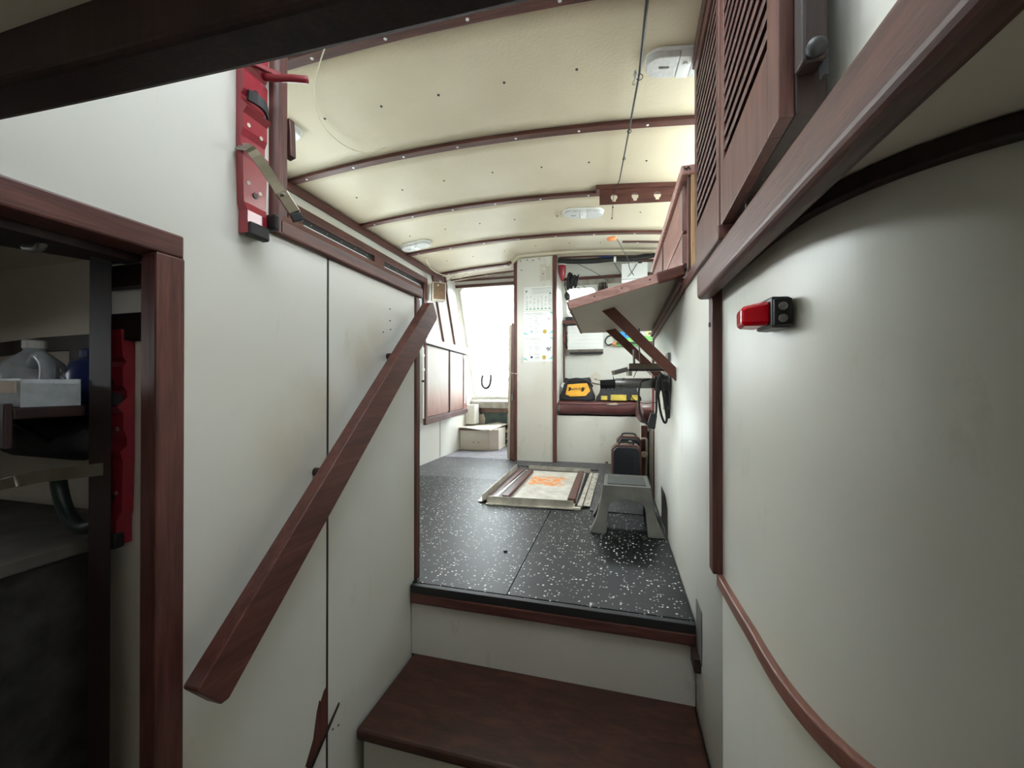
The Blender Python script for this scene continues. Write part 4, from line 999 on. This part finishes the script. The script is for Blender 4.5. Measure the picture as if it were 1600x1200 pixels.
tm = [(-.672, 1.118), (-.660, 1.128), (-.648, 1.142), (-.650, 1.128), (-.637, 1.124), (-.622, 1.135), (-.616, 1.126), (-.630, 1.114), (-.630, 1.104), (-.620, 1.094), (-.630, 1.092), (-.642, 1.104), (-.650, 1.090), (-.658, 1.088), (-.654, 1.106), (-.666, 1.112)]
MB().prism([(x, 3.869, z) for x, z in tm], (0, -.0006, 0)).build('turtle_mark', INK, c2)
MB().prism([(-.88, 3.8688, 1.11), (-.872, 3.8688, 1.11), (-.825, 3.8688, 1.23), (-.833, 3.8688, 1.23)], (0, -.0004, 0)).build('pale_crease', WHITEP, c2)
# ---- nook: seat bases, cushions
sbm = thing('bench_seat', 'white bench base with mahogany posts beside the column', 'bench', (.0, 4.1, 0))
Bx(-.563, .62, 3.935, 3.955, 0, .455).build('front_panel', PANELD, sbm)
Bx(.215, .235, 3.10, 3.935, 0, .455).build('side_panel', PANEL, sbm)
Bx(-.563, .62, 3.955, 4.40, .44, .455).build('seat_board', PANEL, sbm); Bx(.235, .62, 3.12, 3.955, .44, .455).build('seat_board', PANEL, sbm)
Bx(.178, .222, 3.085, 3.115, 0, .455).build('corner_post', WZ, sbm, .003); Bx(.222, .62, 3.10, 3.115, 0, .455).build('end_panel', PANEL, sbm)
MB().cyl((-.10, 3.935, .012), (-.08, 3.928, .012), .010, 8).build('knob', RUSTB, sbm)
def cushion(lab, x0, x1, y0, y1, z0, z1, rise, sag):
    def top(u_, v_):
        a_ = 2*math.pi*v_; x = x0+u_*(x1-x0)
        ey = math.copysign(abs(math.cos(a_))**.55, math.cos(a_)); ez = math.copysign(abs(math.sin(a_))**.6, math.sin(a_))
        e = 1-.18*(max(0, 1-min(u_, 1-u_)/.04))**2
        wob = .004*math.sin(u_*17)+.003*math.sin(u_*31+v_*6)
        return (x, (y0+y1)/2+(y1-y0)/2*ey*e, (z0+z1)/2+((z1-z0)/2+wob)*ez*e-sag*math.sin(math.pi*u_))
    t = thing('seat_cushion', lab, 'cushion', ((x0+x1)/2, (y0+y1)/2, z0), 'brown vinyl seat cushions')
    o = MB().grid(top, 40, 32)
    n = 33; o.f.append(tuple(range(32))); o.f.append(tuple(40*n+k for k in range(32)))
    o.build('cover', BROWNV, t, smooth=True)
    return t
q1 = cushion('brown vinyl bench cushion under the tool bags', -.585, .62, 3.90, 4.38, .461, .60, 0, .0)
MB().tube(catmull([(-.585, 3.912, .575), (-.30, 3.902, .574), (0, 3.902, .575), (.16, 3.902, .58)], 5), .004, 6).build('piping', BROWNV, q1)
MB().prism([(-.05, 3.899, .585), (.0, 3.899, .588), (.02, 3.899, .572), (-.03, 3.899, .566), (-.10, 3.899, .572)], (0, -.002, 0)).build('torn_patch', CARD, q1)
MB().prism([(-.582, 3.905, .56), (-.545, 3.897, .565), (-.53, 3.897, .53), (-.55, 3.897, .50), (-.58, 3.905, .51)], (0, -.0015, 0)).build('scuffed_corner', GREYM, q1)
q2 = cushion('brown vinyl side cushion at the right end of the bench', .168, .62, 3.06, 3.895, .461, .615, 0, 0)
# dash shelf
ds = thing('dash_shelf', 'mahogany-edged shelf below the small right windows', 'shelf', (-.1, 4.37, 1.43))
Bx(-.566, .64, 4.31, 4.335, 1.425, 1.462).build('edge_board', WX, ds, .003); Bx(-.566, .64, 4.335, 4.44, 1.445, 1.46).build('shelf_board', PANELD, ds)
Bx(-.56, .64, 4.34, 4.352, 1.405, 1.425).build('under_rail', BLACKP, ds)
# radio / hose / boxes at the ceiling
hs = thing('ventilation_hose', 'thick black hose running under the ceiling above the bench', 'hose', (0, 3.9, 1.93))
hp = catmull([(-.555, 3.90, 1.985), (-.40, 3.90, 1.962), (-.2, 3.90, 1.952), (-.03, 3.90, 1.955), (.12, 3.90, 1.945), (.28, 3.90, 1.955), (.45, 3.90, 1.985), (.64, 3.90, 2.0)], 6)
MB().tube(hp, .021, 12).build('hose', BLACKR, hs, smooth=True)
MB().tube([(p.x, p.y+.02, p.z+.028) for p in hp], .012, 8).build('cable_bundle', DKGREY, hs)
MB().cyl((-.022, 3.90, 1.955), (.0, 3.90, 1.955), .027, 14).build('clamp_band', WHITEP, hs)
MB().tube([(-.15, 3.893, 1.985), (-.1, 3.89, 1.987), (-.04, 3.893, 1.985)], .009, 8).build('blue_tape', BLUED, hs)
MB().tube([(.345+.028*math.cos(k*math.pi/6), 3.90, 1.965+.028*math.sin(k*math.pi/6)) for k in range(12)], .003, 6, closed=True).build('cable_tie', WHITEP, hs)
rb = thing('white_box', 'white instrument box hanging under the black hose', 'box', (.17, 3.96, 1.75))
Bx(.05, .285, 3.92, 4.02, 1.755, 1.915).build('housing', WHITEP, rb, .006); Bx(.20, .235, 3.917, 3.921, 1.905, 1.92).build('clip', BLACKP, rb)
Bx(.055, .28, 3.9185, 3.92, 1.762, 1.765).build('seam', GREYM, rb)
for lab, P in (('dark wire drooping from hose to the right windows', [(-.36, 3.93, 1.945), (-.20, 4.0, 1.87), (-.08, 4.08, 1.80)]), ('grey wire looping under the white instrument box', [(-.02, 3.92, 1.93), (.03, 3.95, 1.85), (.085, 3.93, 1.785), (.14, 3.91, 1.82), (.19, 3.91, 1.90)])):
    o = MB().tube(catmull(P, 6), .003, 6).build('wire', DKGREY, smooth=True); tag(o, lab, 'wire')
rg = thing('red_pouch', 'red pouch hanging at the top of the column side', 'pouch', (-.53, 3.93, 1.78))
MB().lathe([(.002, 0), (.018, .02), (.036, .08), (.040, .13), (.040, .165)], (-.522, 3.95, 1.79), (0, 0, 1), 14).build('pouch', RED, rg, smooth=True); MB().lathe([(.042, .158), (.042, .17)], (-.522, 3.95, 1.79), (0, 0, 1), 14).build('white_rim', WHITEP, rg)
bn = thing('coiled_cord', 'bundle of coiled black cord hanging beside the red pouch', 'cord', (-.43, 4.0, 1.74))
Rc = random.Random(5)
for k in range(11):
    x = -.468+k*.0095; hh = .080-.0035*k+Rc.uniform(-.012, .012); cz = 1.800+Rc.uniform(-.012, .008); tl = Rc.uniform(-.010, .012)
    MB().tube([(x+.010*math.sin(j*math.pi/8)+tl*math.cos(j*math.pi/8), 4.0+.026*math.cos(j*math.pi/8), cz+hh*math.sin(j*math.pi/8)) for j in range(16)], .0055, 6, closed=True).build('coil_turn', BLACKR, bn, smooth=True)
MB().tube(catmull([(-.38, 4.0, 1.74), (-.33, 4.02, 1.715), (-.30, 4.03, 1.735), (-.33, 4.03, 1.755)], 5), .003, 6).build('loose_end', DKGREY, bn)
mc = thing('radio_microphone', 'black hand microphone hanging below the red pouch', 'microphone', (-.47, 4.05, 1.60))
MB().lathe([(.008, 0), (.022, .01), (.030, .035), (.027, .065), (.012, .088), (.006, .095)], (-.475, 4.05, 1.618), (-.18, 0, 1), 14).build('body', BLACKP, mc, smooth=True)
MB().tube(catmull([(-.492, 4.05, 1.71), (-.505, 4.04, 1.76), (-.50, 4.02, 1.80)], 4), .005, 6).build('cord', BLACKR, mc)
for lab, x, y in (('small black clip-on device on the dash shelf beside the column', -.49, 4.37),):
    t = thing('clip_device', lab, 'device', (x, y, 1.462)); Bx(x-.05, x+.06, y-.02, y+.02, 1.462, 1.505).build('base', BLACKP, t, .004); MB().cyl((x+.05, y, 1.50), (x-.01, y, 1.56), .008, 8).build('arm', BLACKP, t); MB().lathe([(.014, 0), (.014, .012)], (x+.01, y-.01, 1.60), (0, -1, 0), 12).build('knob', DKGREY, t); MB().cyl((x+.01, y, 1.50), (x+.01, y, 1.60), .004, 6).build('stem', DKGREY, t)
ck = thing('cable_bunch', 'upright bunch of dark cables between the small right windows', 'cable', (-.13, 4.28, 1.46))
for k in range(5):
    x = -.165+.016*k
    MB().tube(catmull([(x, 4.27, 1.87), (x+.012*math.sin(k), 4.26, 1.75), (x-.01*math.cos(k*2), 4.28, 1.60), (x+.02*(k-2), 4.33, 1.465)], 5), .0055, 6).build('cable', (DKGREY, BLACKR, DKGREY, GREYM, BLACKR)[k], ck, smooth=True)
MB().cyl((-.075, 4.29, 1.465), (-.075, 4.29, 1.76), .010, 10).build('white_tube', WHITEP, ck); MB().cyl((-.075, 4.29, 1.76), (-.075, 4.29, 1.768), .02, 12).build('tube_cap', WHITEP, ck)
# inverter boxes on the nook back wall
yb = 4.42
bkw = struct(Bx(-.57, .66, 4.43, 4.445, .455, 1.425).build('wall_nook', PANEL), 'white back panel above the bench')
iv = thing('inverter_box', 'white ribbed inverter box with red cables on the nook back wall', 'box', (-.32, 4.37, 1.13))
Bx(-.515, -.135, 4.34, 4.43, 1.145, 1.405).build('housing', PAPER, iv, .004)
for k in range(6): Bx(-.51, -.14, 4.336, 4.34, 1.165+.04*k, 1.19+.04*k).build('rib', PAPER, iv, .001)
MB().prism([(-.515, 4.335, 1.145), (-.135, 4.335, 1.145), (-.135, 4.34, 1.115), (-.49, 4.34, 1.115)], (0, .08, 0)).build('lower_plate', STEEL, iv, .002); Bx(-.49, -.137, 4.335, 4.43, 1.100, 1.114).build('black_foot', BLACKP, iv)
for k, m in enumerate((plain('faded_red_cable', (.35, .06, .05), .5), BLACKR)):
    MB().tube(catmull([(-.52, 4.38, 1.34), (-.555+.01*k, 4.36, 1.28), (-.535, 4.37, 1.2-.02*k), (-.51, 4.38, 1.155)], 6), .006, 6).build('cable', m, iv, smooth=True)
MB().tube(catmull([(-.575+.03, 4.38, 1.30), (-.54, 4.38, 1.255), (-.545, 4.38, 1.22)], 5), .014, 8).build('dark_loop', DKGREY, iv, smooth=True)
pc = thing('printed_display_pack', 'green and blue printed pack fixed on the nook back wall', 'box', (.16, 4.38, 1.15))
Bx(.0, .40, 4.36, 4.43, 1.175, 1.38).build('pack', GREEN, pc, .004)
Bx(.0, .205, 4.357, 4.36, 1.255, 1.345).build('blue_label', BLUE, pc); Bx(.205, .30, 4.357, 4.36, 1.275, 1.345).build('white_label', PAPER, pc); Bx(.30, .40, 4.357, 4.36, 1.265, 1.345).build('yellow_label', LEMON, pc)
Bx(.0, .40, 4.356, 4.36, 1.345, 1.36).build('top_band', PAPER, pc); Bx(.0, .40, 4.3565, 4.36, 1.185, 1.215).build('dark_band', GREEND, pc); Bx(.0, .40, 4.356, 4.36, 1.215, 1.222).build('pale_band', LEMON, pc)
for x0, x1, m in ((.02, .05, PAPER), (.09, .16, BLUED), (.225, .25, BLUED), (.325, .345, INK), (.35, .36, INK), (.365, .385, INK)):
    Bx(x0, x1, 4.3555, 4.357, 1.285, 1.305).build('lettering', m, pc)
MB().lathe([(.0, 0), (.022, .0), (.024, .02), (.022, .045), (.0, .05)], (-.035, 4.38, 1.20), (1, 0, 0), 14).build('orange_cap', ORANGE, pc)
MB().tube(catmull([(-.04, 4.38, 1.20), (-.09, 4.39, 1.19), (-.115, 4.40, 1.23), (-.09, 4.40, 1.28), (-.03, 4.40, 1.30)], 6), .008, 8).build('grey_cable', DKGREY, pc, smooth=True)
# ---- tool bags on the bench
def text(body, size, loc, rot, m, par, name='lettering', ext=.0004):
    cu = bpy.data.curves.new(name, 'FONT'); cu.body = body; cu.size = size; cu.extrude = ext; cu.align_x = 'CENTER'; cu.align_y = 'CENTER'
    ob = bpy.data.objects.new(name, cu); me = bpy.data.meshes.new_from_object(ob); bpy.data.objects.remove(ob); bpy.data.curves.remove(cu)
    me.materials.append(m); o = bpy.data.objects.new(name, me); COL.objects.link(o); o.parent = par; o.location = Vector(loc)-ORG[par]; o.rotation_euler = rot; return o
def toolbag(lab, cx, cy, z0, w, h_, dp, grp):
    t = thing('tool_bag', lab, 'tool bag', (cx, cy, z0), grp)
    def f(u_, v_):
        a_ = 2*math.pi*u_; sq = .5
        ex = math.copysign(abs(math.cos(a_))**sq, math.cos(a_)); ey = math.copysign(abs(math.sin(a_))**sq, math.sin(a_))
        k = 1-.30*v_**1.6
        return (cx+w/2*ex*k+.006*math.sin(9*v_+a_), cy+dp/2*ey*(1-.55*v_**1.5), z0+h_*v_+(.02*math.cos(2*a_)*v_))
    b_ = MB().grid(f, 40, 12); b_.f.append(tuple(k*13 for k in range(40))); b_.f.append(tuple(k*13+12 for k in range(40)))
    b_.build('body', FABB, t, smooth=True)
    return t
t1 = toolbag('full black tool bag with yellow lettered front panel, by the column', -.385, 4.13, .603, .345, .215, .24, None)
def panel_on(t, cx, cy, pts, m, nm, off):
    return MB().prism([(cx+x, cy-.125+y, z) for x, y, z in pts], (0, off, 0)).build(nm, m, t, .002)
panel_on(t1, -.385, 4.13, [(-.11, -.004, .665), (-.06, -.007, .642), (.09, -.007, .650), (.135, -.004, .700), (.10, .052, .778), (-.095, .048, .765)], YEL, 'front_panel', .012)
text('DeWALT', .042, (-.382, 4.018, .718), (math.radians(62), 0, math.radians(2)), BLACKP, t1)
for x in (-.075, .055):
    MB().beam((-.385+x-.006, 4.008, .645), (-.385+x+.008, 4.034, .735), .022, .010, (0, -1, 0)).build('strap', FABB, t1, .002)
MB().tube(catmull([(-.52, 4.10, .76), (-.47, 4.05, .805), (-.38, 4.03, .82), (-.29, 4.05, .80), (-.235, 4.10, .745)], 6), .012, 8).build('zip_flap', FABB, t1, smooth=True)
MB().prism([(-.555, 4.08, .755), (-.52, 4.07, .785), (-.50, 4.07, .765), (-.54, 4.08, .725)], (0, .01, 0)).build('white_tag', PAPER, t1)
t2 = toolbag('slumped black tool bag with dirty yellow pockets, right of the full one', .02, 4.10, .603, .43, .13, .24, None)
for x0, x1, z0, z1 in ((-.165, -.10, .612, .652), (-.075, .075, .608, .664), (.115, .195, .612, .662)):
    MB().slab(lambda u_, v_: (.02+x0+(x1-x0)*u_, 3.973-.012*math.sin(math.pi*u_)+.014*v_, z0+(z1-z0)*v_), 8, 2, (0, .012, 0)).build('pocket', YELD, t2)
for x in (-.088, .095): MB().beam((.02+x, 3.964, .61), (.02+x, 3.992, .70), .028, .010, (0, -1, 0)).build('strap', FABB, t2, .002)
cd = MB().prism([(-.30, 4.36, .60), (-.15, 4.36, .60), (-.16, 4.40, .86), (-.21, 4.405, .90), (-.31, 4.40, .84)], (0, .003, 0)).build('paper_sheet', PAPERW); tag(cd, 'pale sheet of paper propped on the wall behind the tool bags', 'paper')
wr_ = thing('wrench', 'thin steel wrench sticking out of the tool bag', 'wrench', (-.15, 4.09, .79))
MB().beam((-.20, 4.09, .815), (-.11, 4.09, .79), .006, .010).build('shank', STEEL, wr_, .001); MB().lathe([(.010, 0), (.010, .006)], (-.205, 4.087, .816), (0, 1, 0), 10).build('jaw', STEEL, wr_)
# ---- right wall: tube arm, plate, cord, little lamp arm
wpl = thing('wall_plate', 'narrow grey metal plate on the right wall behind the black cord', 'plate', (.24, 2.06, .62))
MB().prism([(.2425, 1.965, .64), (.2425, 2.155, .628), (.2425, 2.155, .86), (.2425, 2.03, .905), (.2425, 1.965, .905)], (-.012, 0, 0)).build('plate', GREYM, wpl, .002)
MB().cyl((.231, 2.06, .70), (.229, 2.06, .70), .006, 8).build('screw', DKGREY, wpl)
tu = thing('swing_arm_tube', 'grey metal tube with frayed black tape jutting from the right wall', 'tube', (.08, 1.95, .735))
MB().cyl((-.005, 1.95, .762), (.19, 1.955, .762), .024, 18).build('tube', GREYM, tu, smooth=True)
MB().cyl((-.075, 1.948, .757), (.0, 1.95, .760), .021, 14).build('taped_end', FABB, tu)
for k in range(14):
    x = -.05+.006*k+random.uniform(-.003, .003); a0 = random.uniform(0, 6.28); r = .025
    p = Vector((x, 1.95+r*math.cos(a0), .760+r*math.sin(a0))); q = p+Vector((random.uniform(-.012, .012), .011*math.cos(a0), .011*math.sin(a0)))
    MB().tube([p-Vector((0, .006*math.cos(a0), .006*math.sin(a0))), p, q], .0018, 5).build('frayed_tape', FABB, tu)
MB().tube(catmull([(-.075, 1.948, .757), (-.10, 1.945, .760), (-.118, 1.943, .768)], 4), .0035, 6).build('hook_rod', STEEL, tu)
MB().cyl((.17, 1.955, .762), (.2305, 1.957, .762), .034, 18).build('mount', BLACKP, tu)
rl = thing('cord_reel', 'round black reel hub on the right wall plate', 'reel', (.215, 2.03, .70))
MB().lathe([(.03, 0), (.052, .004), (.052, .010), (.03, .014), (.03, .022), (.05, .026), (.05, .030), (.02, .034)], (.2295, 2.06, .755), (-1, 0, 0), 20).build('hub', BLACKP, rl)
pcx = thing('extension_lead', 'black power cord with plug hanging in loops from the tube', 'cord', (.18, 1.90, .56))
MB().tube(catmull([(.205, 1.99, .79), (.190, 1.93, .795), (.182, 1.905, .74), (.192, 1.905, .64), (.21, 1.92, .585), (.222, 1.93, .60), (.212, 1.93, .68), (.195, 1.92, .79), (.205, 1.955, .80), (.22, 1.95, .72), (.226, 1.96, .63), (.234, 1.96, .602), (.236, 1.97, .64), (.225, 1.96, .74), (.205, 1.93, .79), (.178, 1.905, .76), (.175, 1.90, .65), (.172, 1.90, .62)], 6), .0052, 8).build('loops', BLACKR, pcx, smooth=True)
MB().tube(catmull([(.20, 1.98, .78), (.12, 1.92, .775), (.102, 1.91, .74), (.100, 1.905, .68), (.106, 1.90, .62), (.135, 1.89, .575)], 6), .0045, 8).build('tail', BLACKR, pcx, smooth=True)
MB().hexa([(.132, 1.88, .563), (.168, 1.88, .555), (.168, 1.915, .555), (.132, 1.915, .563), (.150, 1.89, .628), (.178, 1.89, .62), (.178, 1.908, .62), (.150, 1.908, .628)]).build('plug', BLACKP, pcx, .005)
for x in (.139, .150, .161): MB().cyl((x, 1.895, .545), (x, 1.895, .562), .0028, 6).build('prong', STEEL, pcx)
MB().tube(catmull([(.08, 1.98, .79), (.10, 1.99, .825), (.135, 1.99, .825), (.16, 1.98, .80)], 6), .002, 6).build('thin_lead', DKGREY, pcx); MB().tube(catmull([(.06, 1.97, .74), (.075, 1.97, .69), (.12, 1.98, .668), (.18, 1.97, .672)], 6), .002, 6).build('thin_lead', DKGREY, pcx)
ar = thing('clamp_arm', 'short metal clamp arm on the right wall under the flap table', 'bracket', (.15, 2.05, .82))
MB().beam((.06, 2.05, .845), (.225, 2.05, .843), .03, .032).build('arm', BRASS, ar, .004); MB().beam((.06, 2.05, .828), (.243, 2.05, .826), .03, .010).build('lower_bar', BLACKP, ar)
MB().beam((-.01, 2.04, .815), (.055, 2.045, .833), .02, .022).build('jaw', GREYM, ar, .003); MB().beam((-.022, 2.039, .813), (-.008, 2.04, .816), .024, .024).build('jaw_tip', CARD, ar, .003)
MB().lathe([(.014, 0), (.014, .03), (.008, .034)], (.062, 2.05, .80), (0, 0, 1), 12).build('knob', STEEL, ar)
MB().cyl((.085, 2.05, .86), (.085, 2.05, .93), .006, 8).build('peg', GREYM, ar); MB().tube([(.115, 2.06, .86), (.112, 2.10, .95), (.112, 2.10, 1.04)], .003, 6).build('lead', DKGREY, ar)
rbk = thing('red_pipe_bracket', 'dull red bent pipe on the right wall near its far end', 'pipe', (.20, 2.66, .75))
MB().tube([(.17, 2.66, .98), (.225, 2.66, .98), (.225, 2.66, .90)], .007, 8).build('pipe', RUSTB, rbk); MB().cyl((.225, 2.66, .90), (.225, 2.66, .60), .006, 8).build('lower_pipe', RED, rbk); MB().cyl((.225, 2.66, .92), (.243, 2.66, .92), .006, 8).build('stay', RUSTB, rbk)
# ---- floor hatch
fh = thing('floor_hatch', 'open floor hatch cover of scuffed metal with orange rust', 'hatch', (-.52, 2.95, 0))
hp_ = MB().hexa([(-.28, -.50, 0), (.27, -.50, 0), (.27, .46, 0), (-.25, .46, 0), (-.28, -.50, .010), (.27, -.50, .010), (.27, .46, .010), (-.25, .46, .010)]).build('plate', HATCH, fh, .001, local=True)
def ang(p0, p1, w, hh, inward, m=ALU):   # angle section along p0-p1 : flat leg plus upright leg
    A = Vector(p0); B = Vector(p1); iv_ = Vector(inward)
    MB().prism([A, B, B+iv_*w, A+iv_*w], (0, 0, .004)).build('flange', m, fh)
    MB().prism([A+Vector((0, 0, .004)), B+Vector((0, 0, .004)), B+iv_*.004+Vector((0, 0, .004)), A+iv_*.004+Vector((0, 0, .004))], (0, 0, hh)).build('upstand', m, fh)
ang((-.80, 2.415, 0.001), (-.255, 2.445, 0.001), -.03, .042, (0, 1, 0)); ang((-.835, 2.43, .001), (-.858, 3.46, .001), .035, .045, (-1, 0, 0))
ang((-.765, 3.50, .001), (-.215, 3.475, .001), .05, .030, (0, 1, 0)); 
MB().prism([(-.20, 2.50, .002), (-.16, 2.50, .002), (-.145, 3.46, .002), (-.188, 3.46, .002)], (0, 0, .004)).build('side_flange', ALU, fh); MB().prism([(-.235, 2.47, .002), (-.205, 2.47, .002), (-.192, 3.44, .002), (-.215, 3.44, .002)], (0, 0, .010)).build('side_rail', ALU, fh)
for k in range(8): MB().cyl((-.175+.003*k, 2.55+.115*k, .006), (-.175+.003*k, 2.55+.115*k, .0075), .005, 8).build('rivet', DKGREY, fh)
MB().prism([(-.83, 2.46, .002), (-.80, 2.46, .002), (-.79, 3.44, .002), (-.845, 3.44, .002)], (0, 0, .006)).build('inner_strip', RUSTB, fh)
MB().hexa([(-.725, 2.50, .011), (-.68, 2.495, .011), (-.685, 3.32, .011), (-.725, 3.32, .011), (-.725, 2.50, .036), (-.68, 2.495, .036), (-.685, 3.32, .036), (-.725, 3.32, .036)]).build('wooden_bar', WY, fh, .003)
Bx(-.758, -.73, 2.48, 3.34, .003, .02).build('dark_gap', BLACKR, fh)
MB().hexa([(-.300, 2.52, .011), (-.250, 2.515, .011), (-.262, 3.35, .011), (-.308, 3.35, .011), (-.300, 2.52, .040), (-.250, 2.515, .040), (-.262, 3.35, .040), (-.308, 3.35, .040)]).build('wooden_bar', WY, fh, .003)
Bx(-.246, -.236, 2.50, 3.36, .002, .012).build('dark_gap', BLACKR, fh)
Bx(-.262, -.21, 2.418, 2.448, .002, .012).build('corner_piece', CREAMP, fh)
MB().prism([(-.47, 2.52, .0102), (-.41, 2.515, .0102), (-.40, 2.535, .0102), (-.44, 2.55, .0102)], (0, 0, .003)).build('finger_hole', RUSTB, fh)
nu = MB().lathe([(.004, 0), (.010, 0), (.010, .006), (.004, .006)], (-.487, 1.735, .0005), (0, 0, 1), 6).build('loose_nut', DKGREY); tag(nu, 'small loose nut lying on the left black rubber mat', 'nut')
# ---- step stool
stl = thing('step_stool', 'grey plastic step stool with dark tread beside the right wall', 'stool', (.05, 2.24, 0))
SH = .238
def half_w(z): t = 1-z/SH; return .118+.028*t+.038*t**3.0
def half_d(z): t = 1-z/SH; return .135+.022*t+.020*t**3
def wall(front):
    # outline columns across the face; inner arch
    N = 28; vs = []; fs = []
    W_ = half_w if front else half_d; D_ = half_d if front else half_w
    legw = .062 if front else .075; ah = .168 if front else .10
    zs = [.002+(SH-.002)*k/24 for k in range(25)]
    for s_ in (-1, 1):
        base = len(vs); sgn = s_
        for z in zs:
            wo__ = W_(z)
            if z < ah:
                r = .05; top = ah-z
                wi = W_(0)-legw-.052 if front else W_(0)-legw
                wi = (.100 if front else .085)-.012*(z/ah)
                if top < r: wi -= r-math.sqrt(max(0, r*r-(r-top)**2))
            else: wi = 0
            for j in range(5):
                q = wi+(wo__-wi)*j/4
                vs.append((sgn*q, z))
        for i in range(24):
            for j in range(4): fs.append((base+i*5+j, base+i*5+j+1, base+(i+1)*5+j+1, base+(i+1)*5+j))
    out = []
    for side in (-1, 1):
        P = []
        for q, z in vs:
            d_ = D_(z)*side
            P.append((.05+q, 2.24+d_, z) if front else (.05+d_, 2.24+q, z))
        out.append(P)
    return out, fs
a_ = MB()
for fr_ in (True, False):
    Ps, fs = wall(fr_)
    for P in Ps: a_.add(P, fs)
# top deck
w0, d0 = half_w(SH), half_d(SH)
a_.add([(.05-w0, 2.24-d0, SH), (.05+w0, 2.24-d0, SH), (.05+w0, 2.24+d0, SH), (.05-w0, 2.24+d0, SH)], [(0, 1, 2, 3)])
so = a_.build('body', STOOL, stl)
import bmesh
bm = bmesh.new(); bm.from_mesh(so.data); bmesh.ops.remove_doubles(bm, verts=bm.verts, dist=.0015); bmesh.ops.recalc_face_normals(bm, faces=bm.faces); bm.to_mesh(so.data); bm.free()
md = so.modifiers.new('solid', 'SOLIDIFY'); md.thickness = .008; md.offset = -1
md = so.modifiers.new('bevel', 'BEVEL'); md.width = .014; md.segments = 3; md.limit_method = 'ANGLE'; md.angle_limit = math.radians(50)
for p in so.data.polygons: p.use_smooth = True
Bx(.05-.096, .05+.096, 2.24-.108, 2.24+.112, SH-.001, SH+.004).build('tread_pad', STOOLD, stl, .003)
# ---- cases behind the stool
def case(lab, x0, x1, y0, y1, z1, m):
    t = thing('hard_case', lab, 'case', ((x0+x1)/2, (y0+y1)/2, 0))
    MB().prism([(x0, y0+.03, .0), (x1, y0+.03, .0), (x1, y0+.03, z1-.03), (x1-.03, y0+.03, z1), (x0+.03, y0+.03, z1), (x0, y0+.03, z1-.03)], (0, y1-y0-.03, 0)).build('shell', m, t, .008, 3)
    MB().prism([(x0+.012, y0, .008), (x1-.012, y0, .008), (x1-.012, y0, z1-.04), (x1-.034, y0, z1-.014), (x0+.034, y0, z1-.014), (x0+.012, y0, z1-.04)], (0, .032, 0)).build('front_cover', CASEB, t, .008, 3)
    MB().prism([(x0+.055, y0-.003, .03), (x1-.055, y0-.003, .03), (x1-.055, y0-.003, z1-.07), (x0+.055, y0-.003, z1-.07)], (0, .006, 0)).build('raised_panel', CASEB, t, .004)
    MB().tube(catmull([((x0+x1)/2-.05, y0+.05, z1), ((x0+x1)/2-.035, y0+.045, z1+.016), ((x0+x1)/2+.035, y0+.045, z1+.016), ((x0+x1)/2+.05, y0+.05, z1)], 5), .006, 8).build('handle', BLACKP, t)
    return t
k1 = case('dark blue-black hard case with rust-brown sides behind the step stool', -.035, .165, 2.80, 2.94, .345, CASEE)
MB().lathe([(.018, 0), (.016, .012), (.006, .02)], (.09, 2.86, .352), (0, 0, 1), 12).build('grey_knob', GREYM, k1)
k2 = case('second hard case with tan side handle, behind the dark one', .0, .175, 2.975, 3.075, .385, CASEE)
MB().tube(catmull([(.172, 2.985, .372), (.205, 2.985, .368), (.210, 2.985, .30), (.203, 2.985, .15), (.198, 2.985, .02)], 6), .008, 8).build('tan_frame', TAN, k2, smooth=True)
MB().lathe([(.022, 0), (.024, .01), (.018, .03)], (.19, 2.978, .26), (0, -1, .2), 12).build('tan_lock', TAN, k2)
# cupboard behind the black rail: nothing more to see
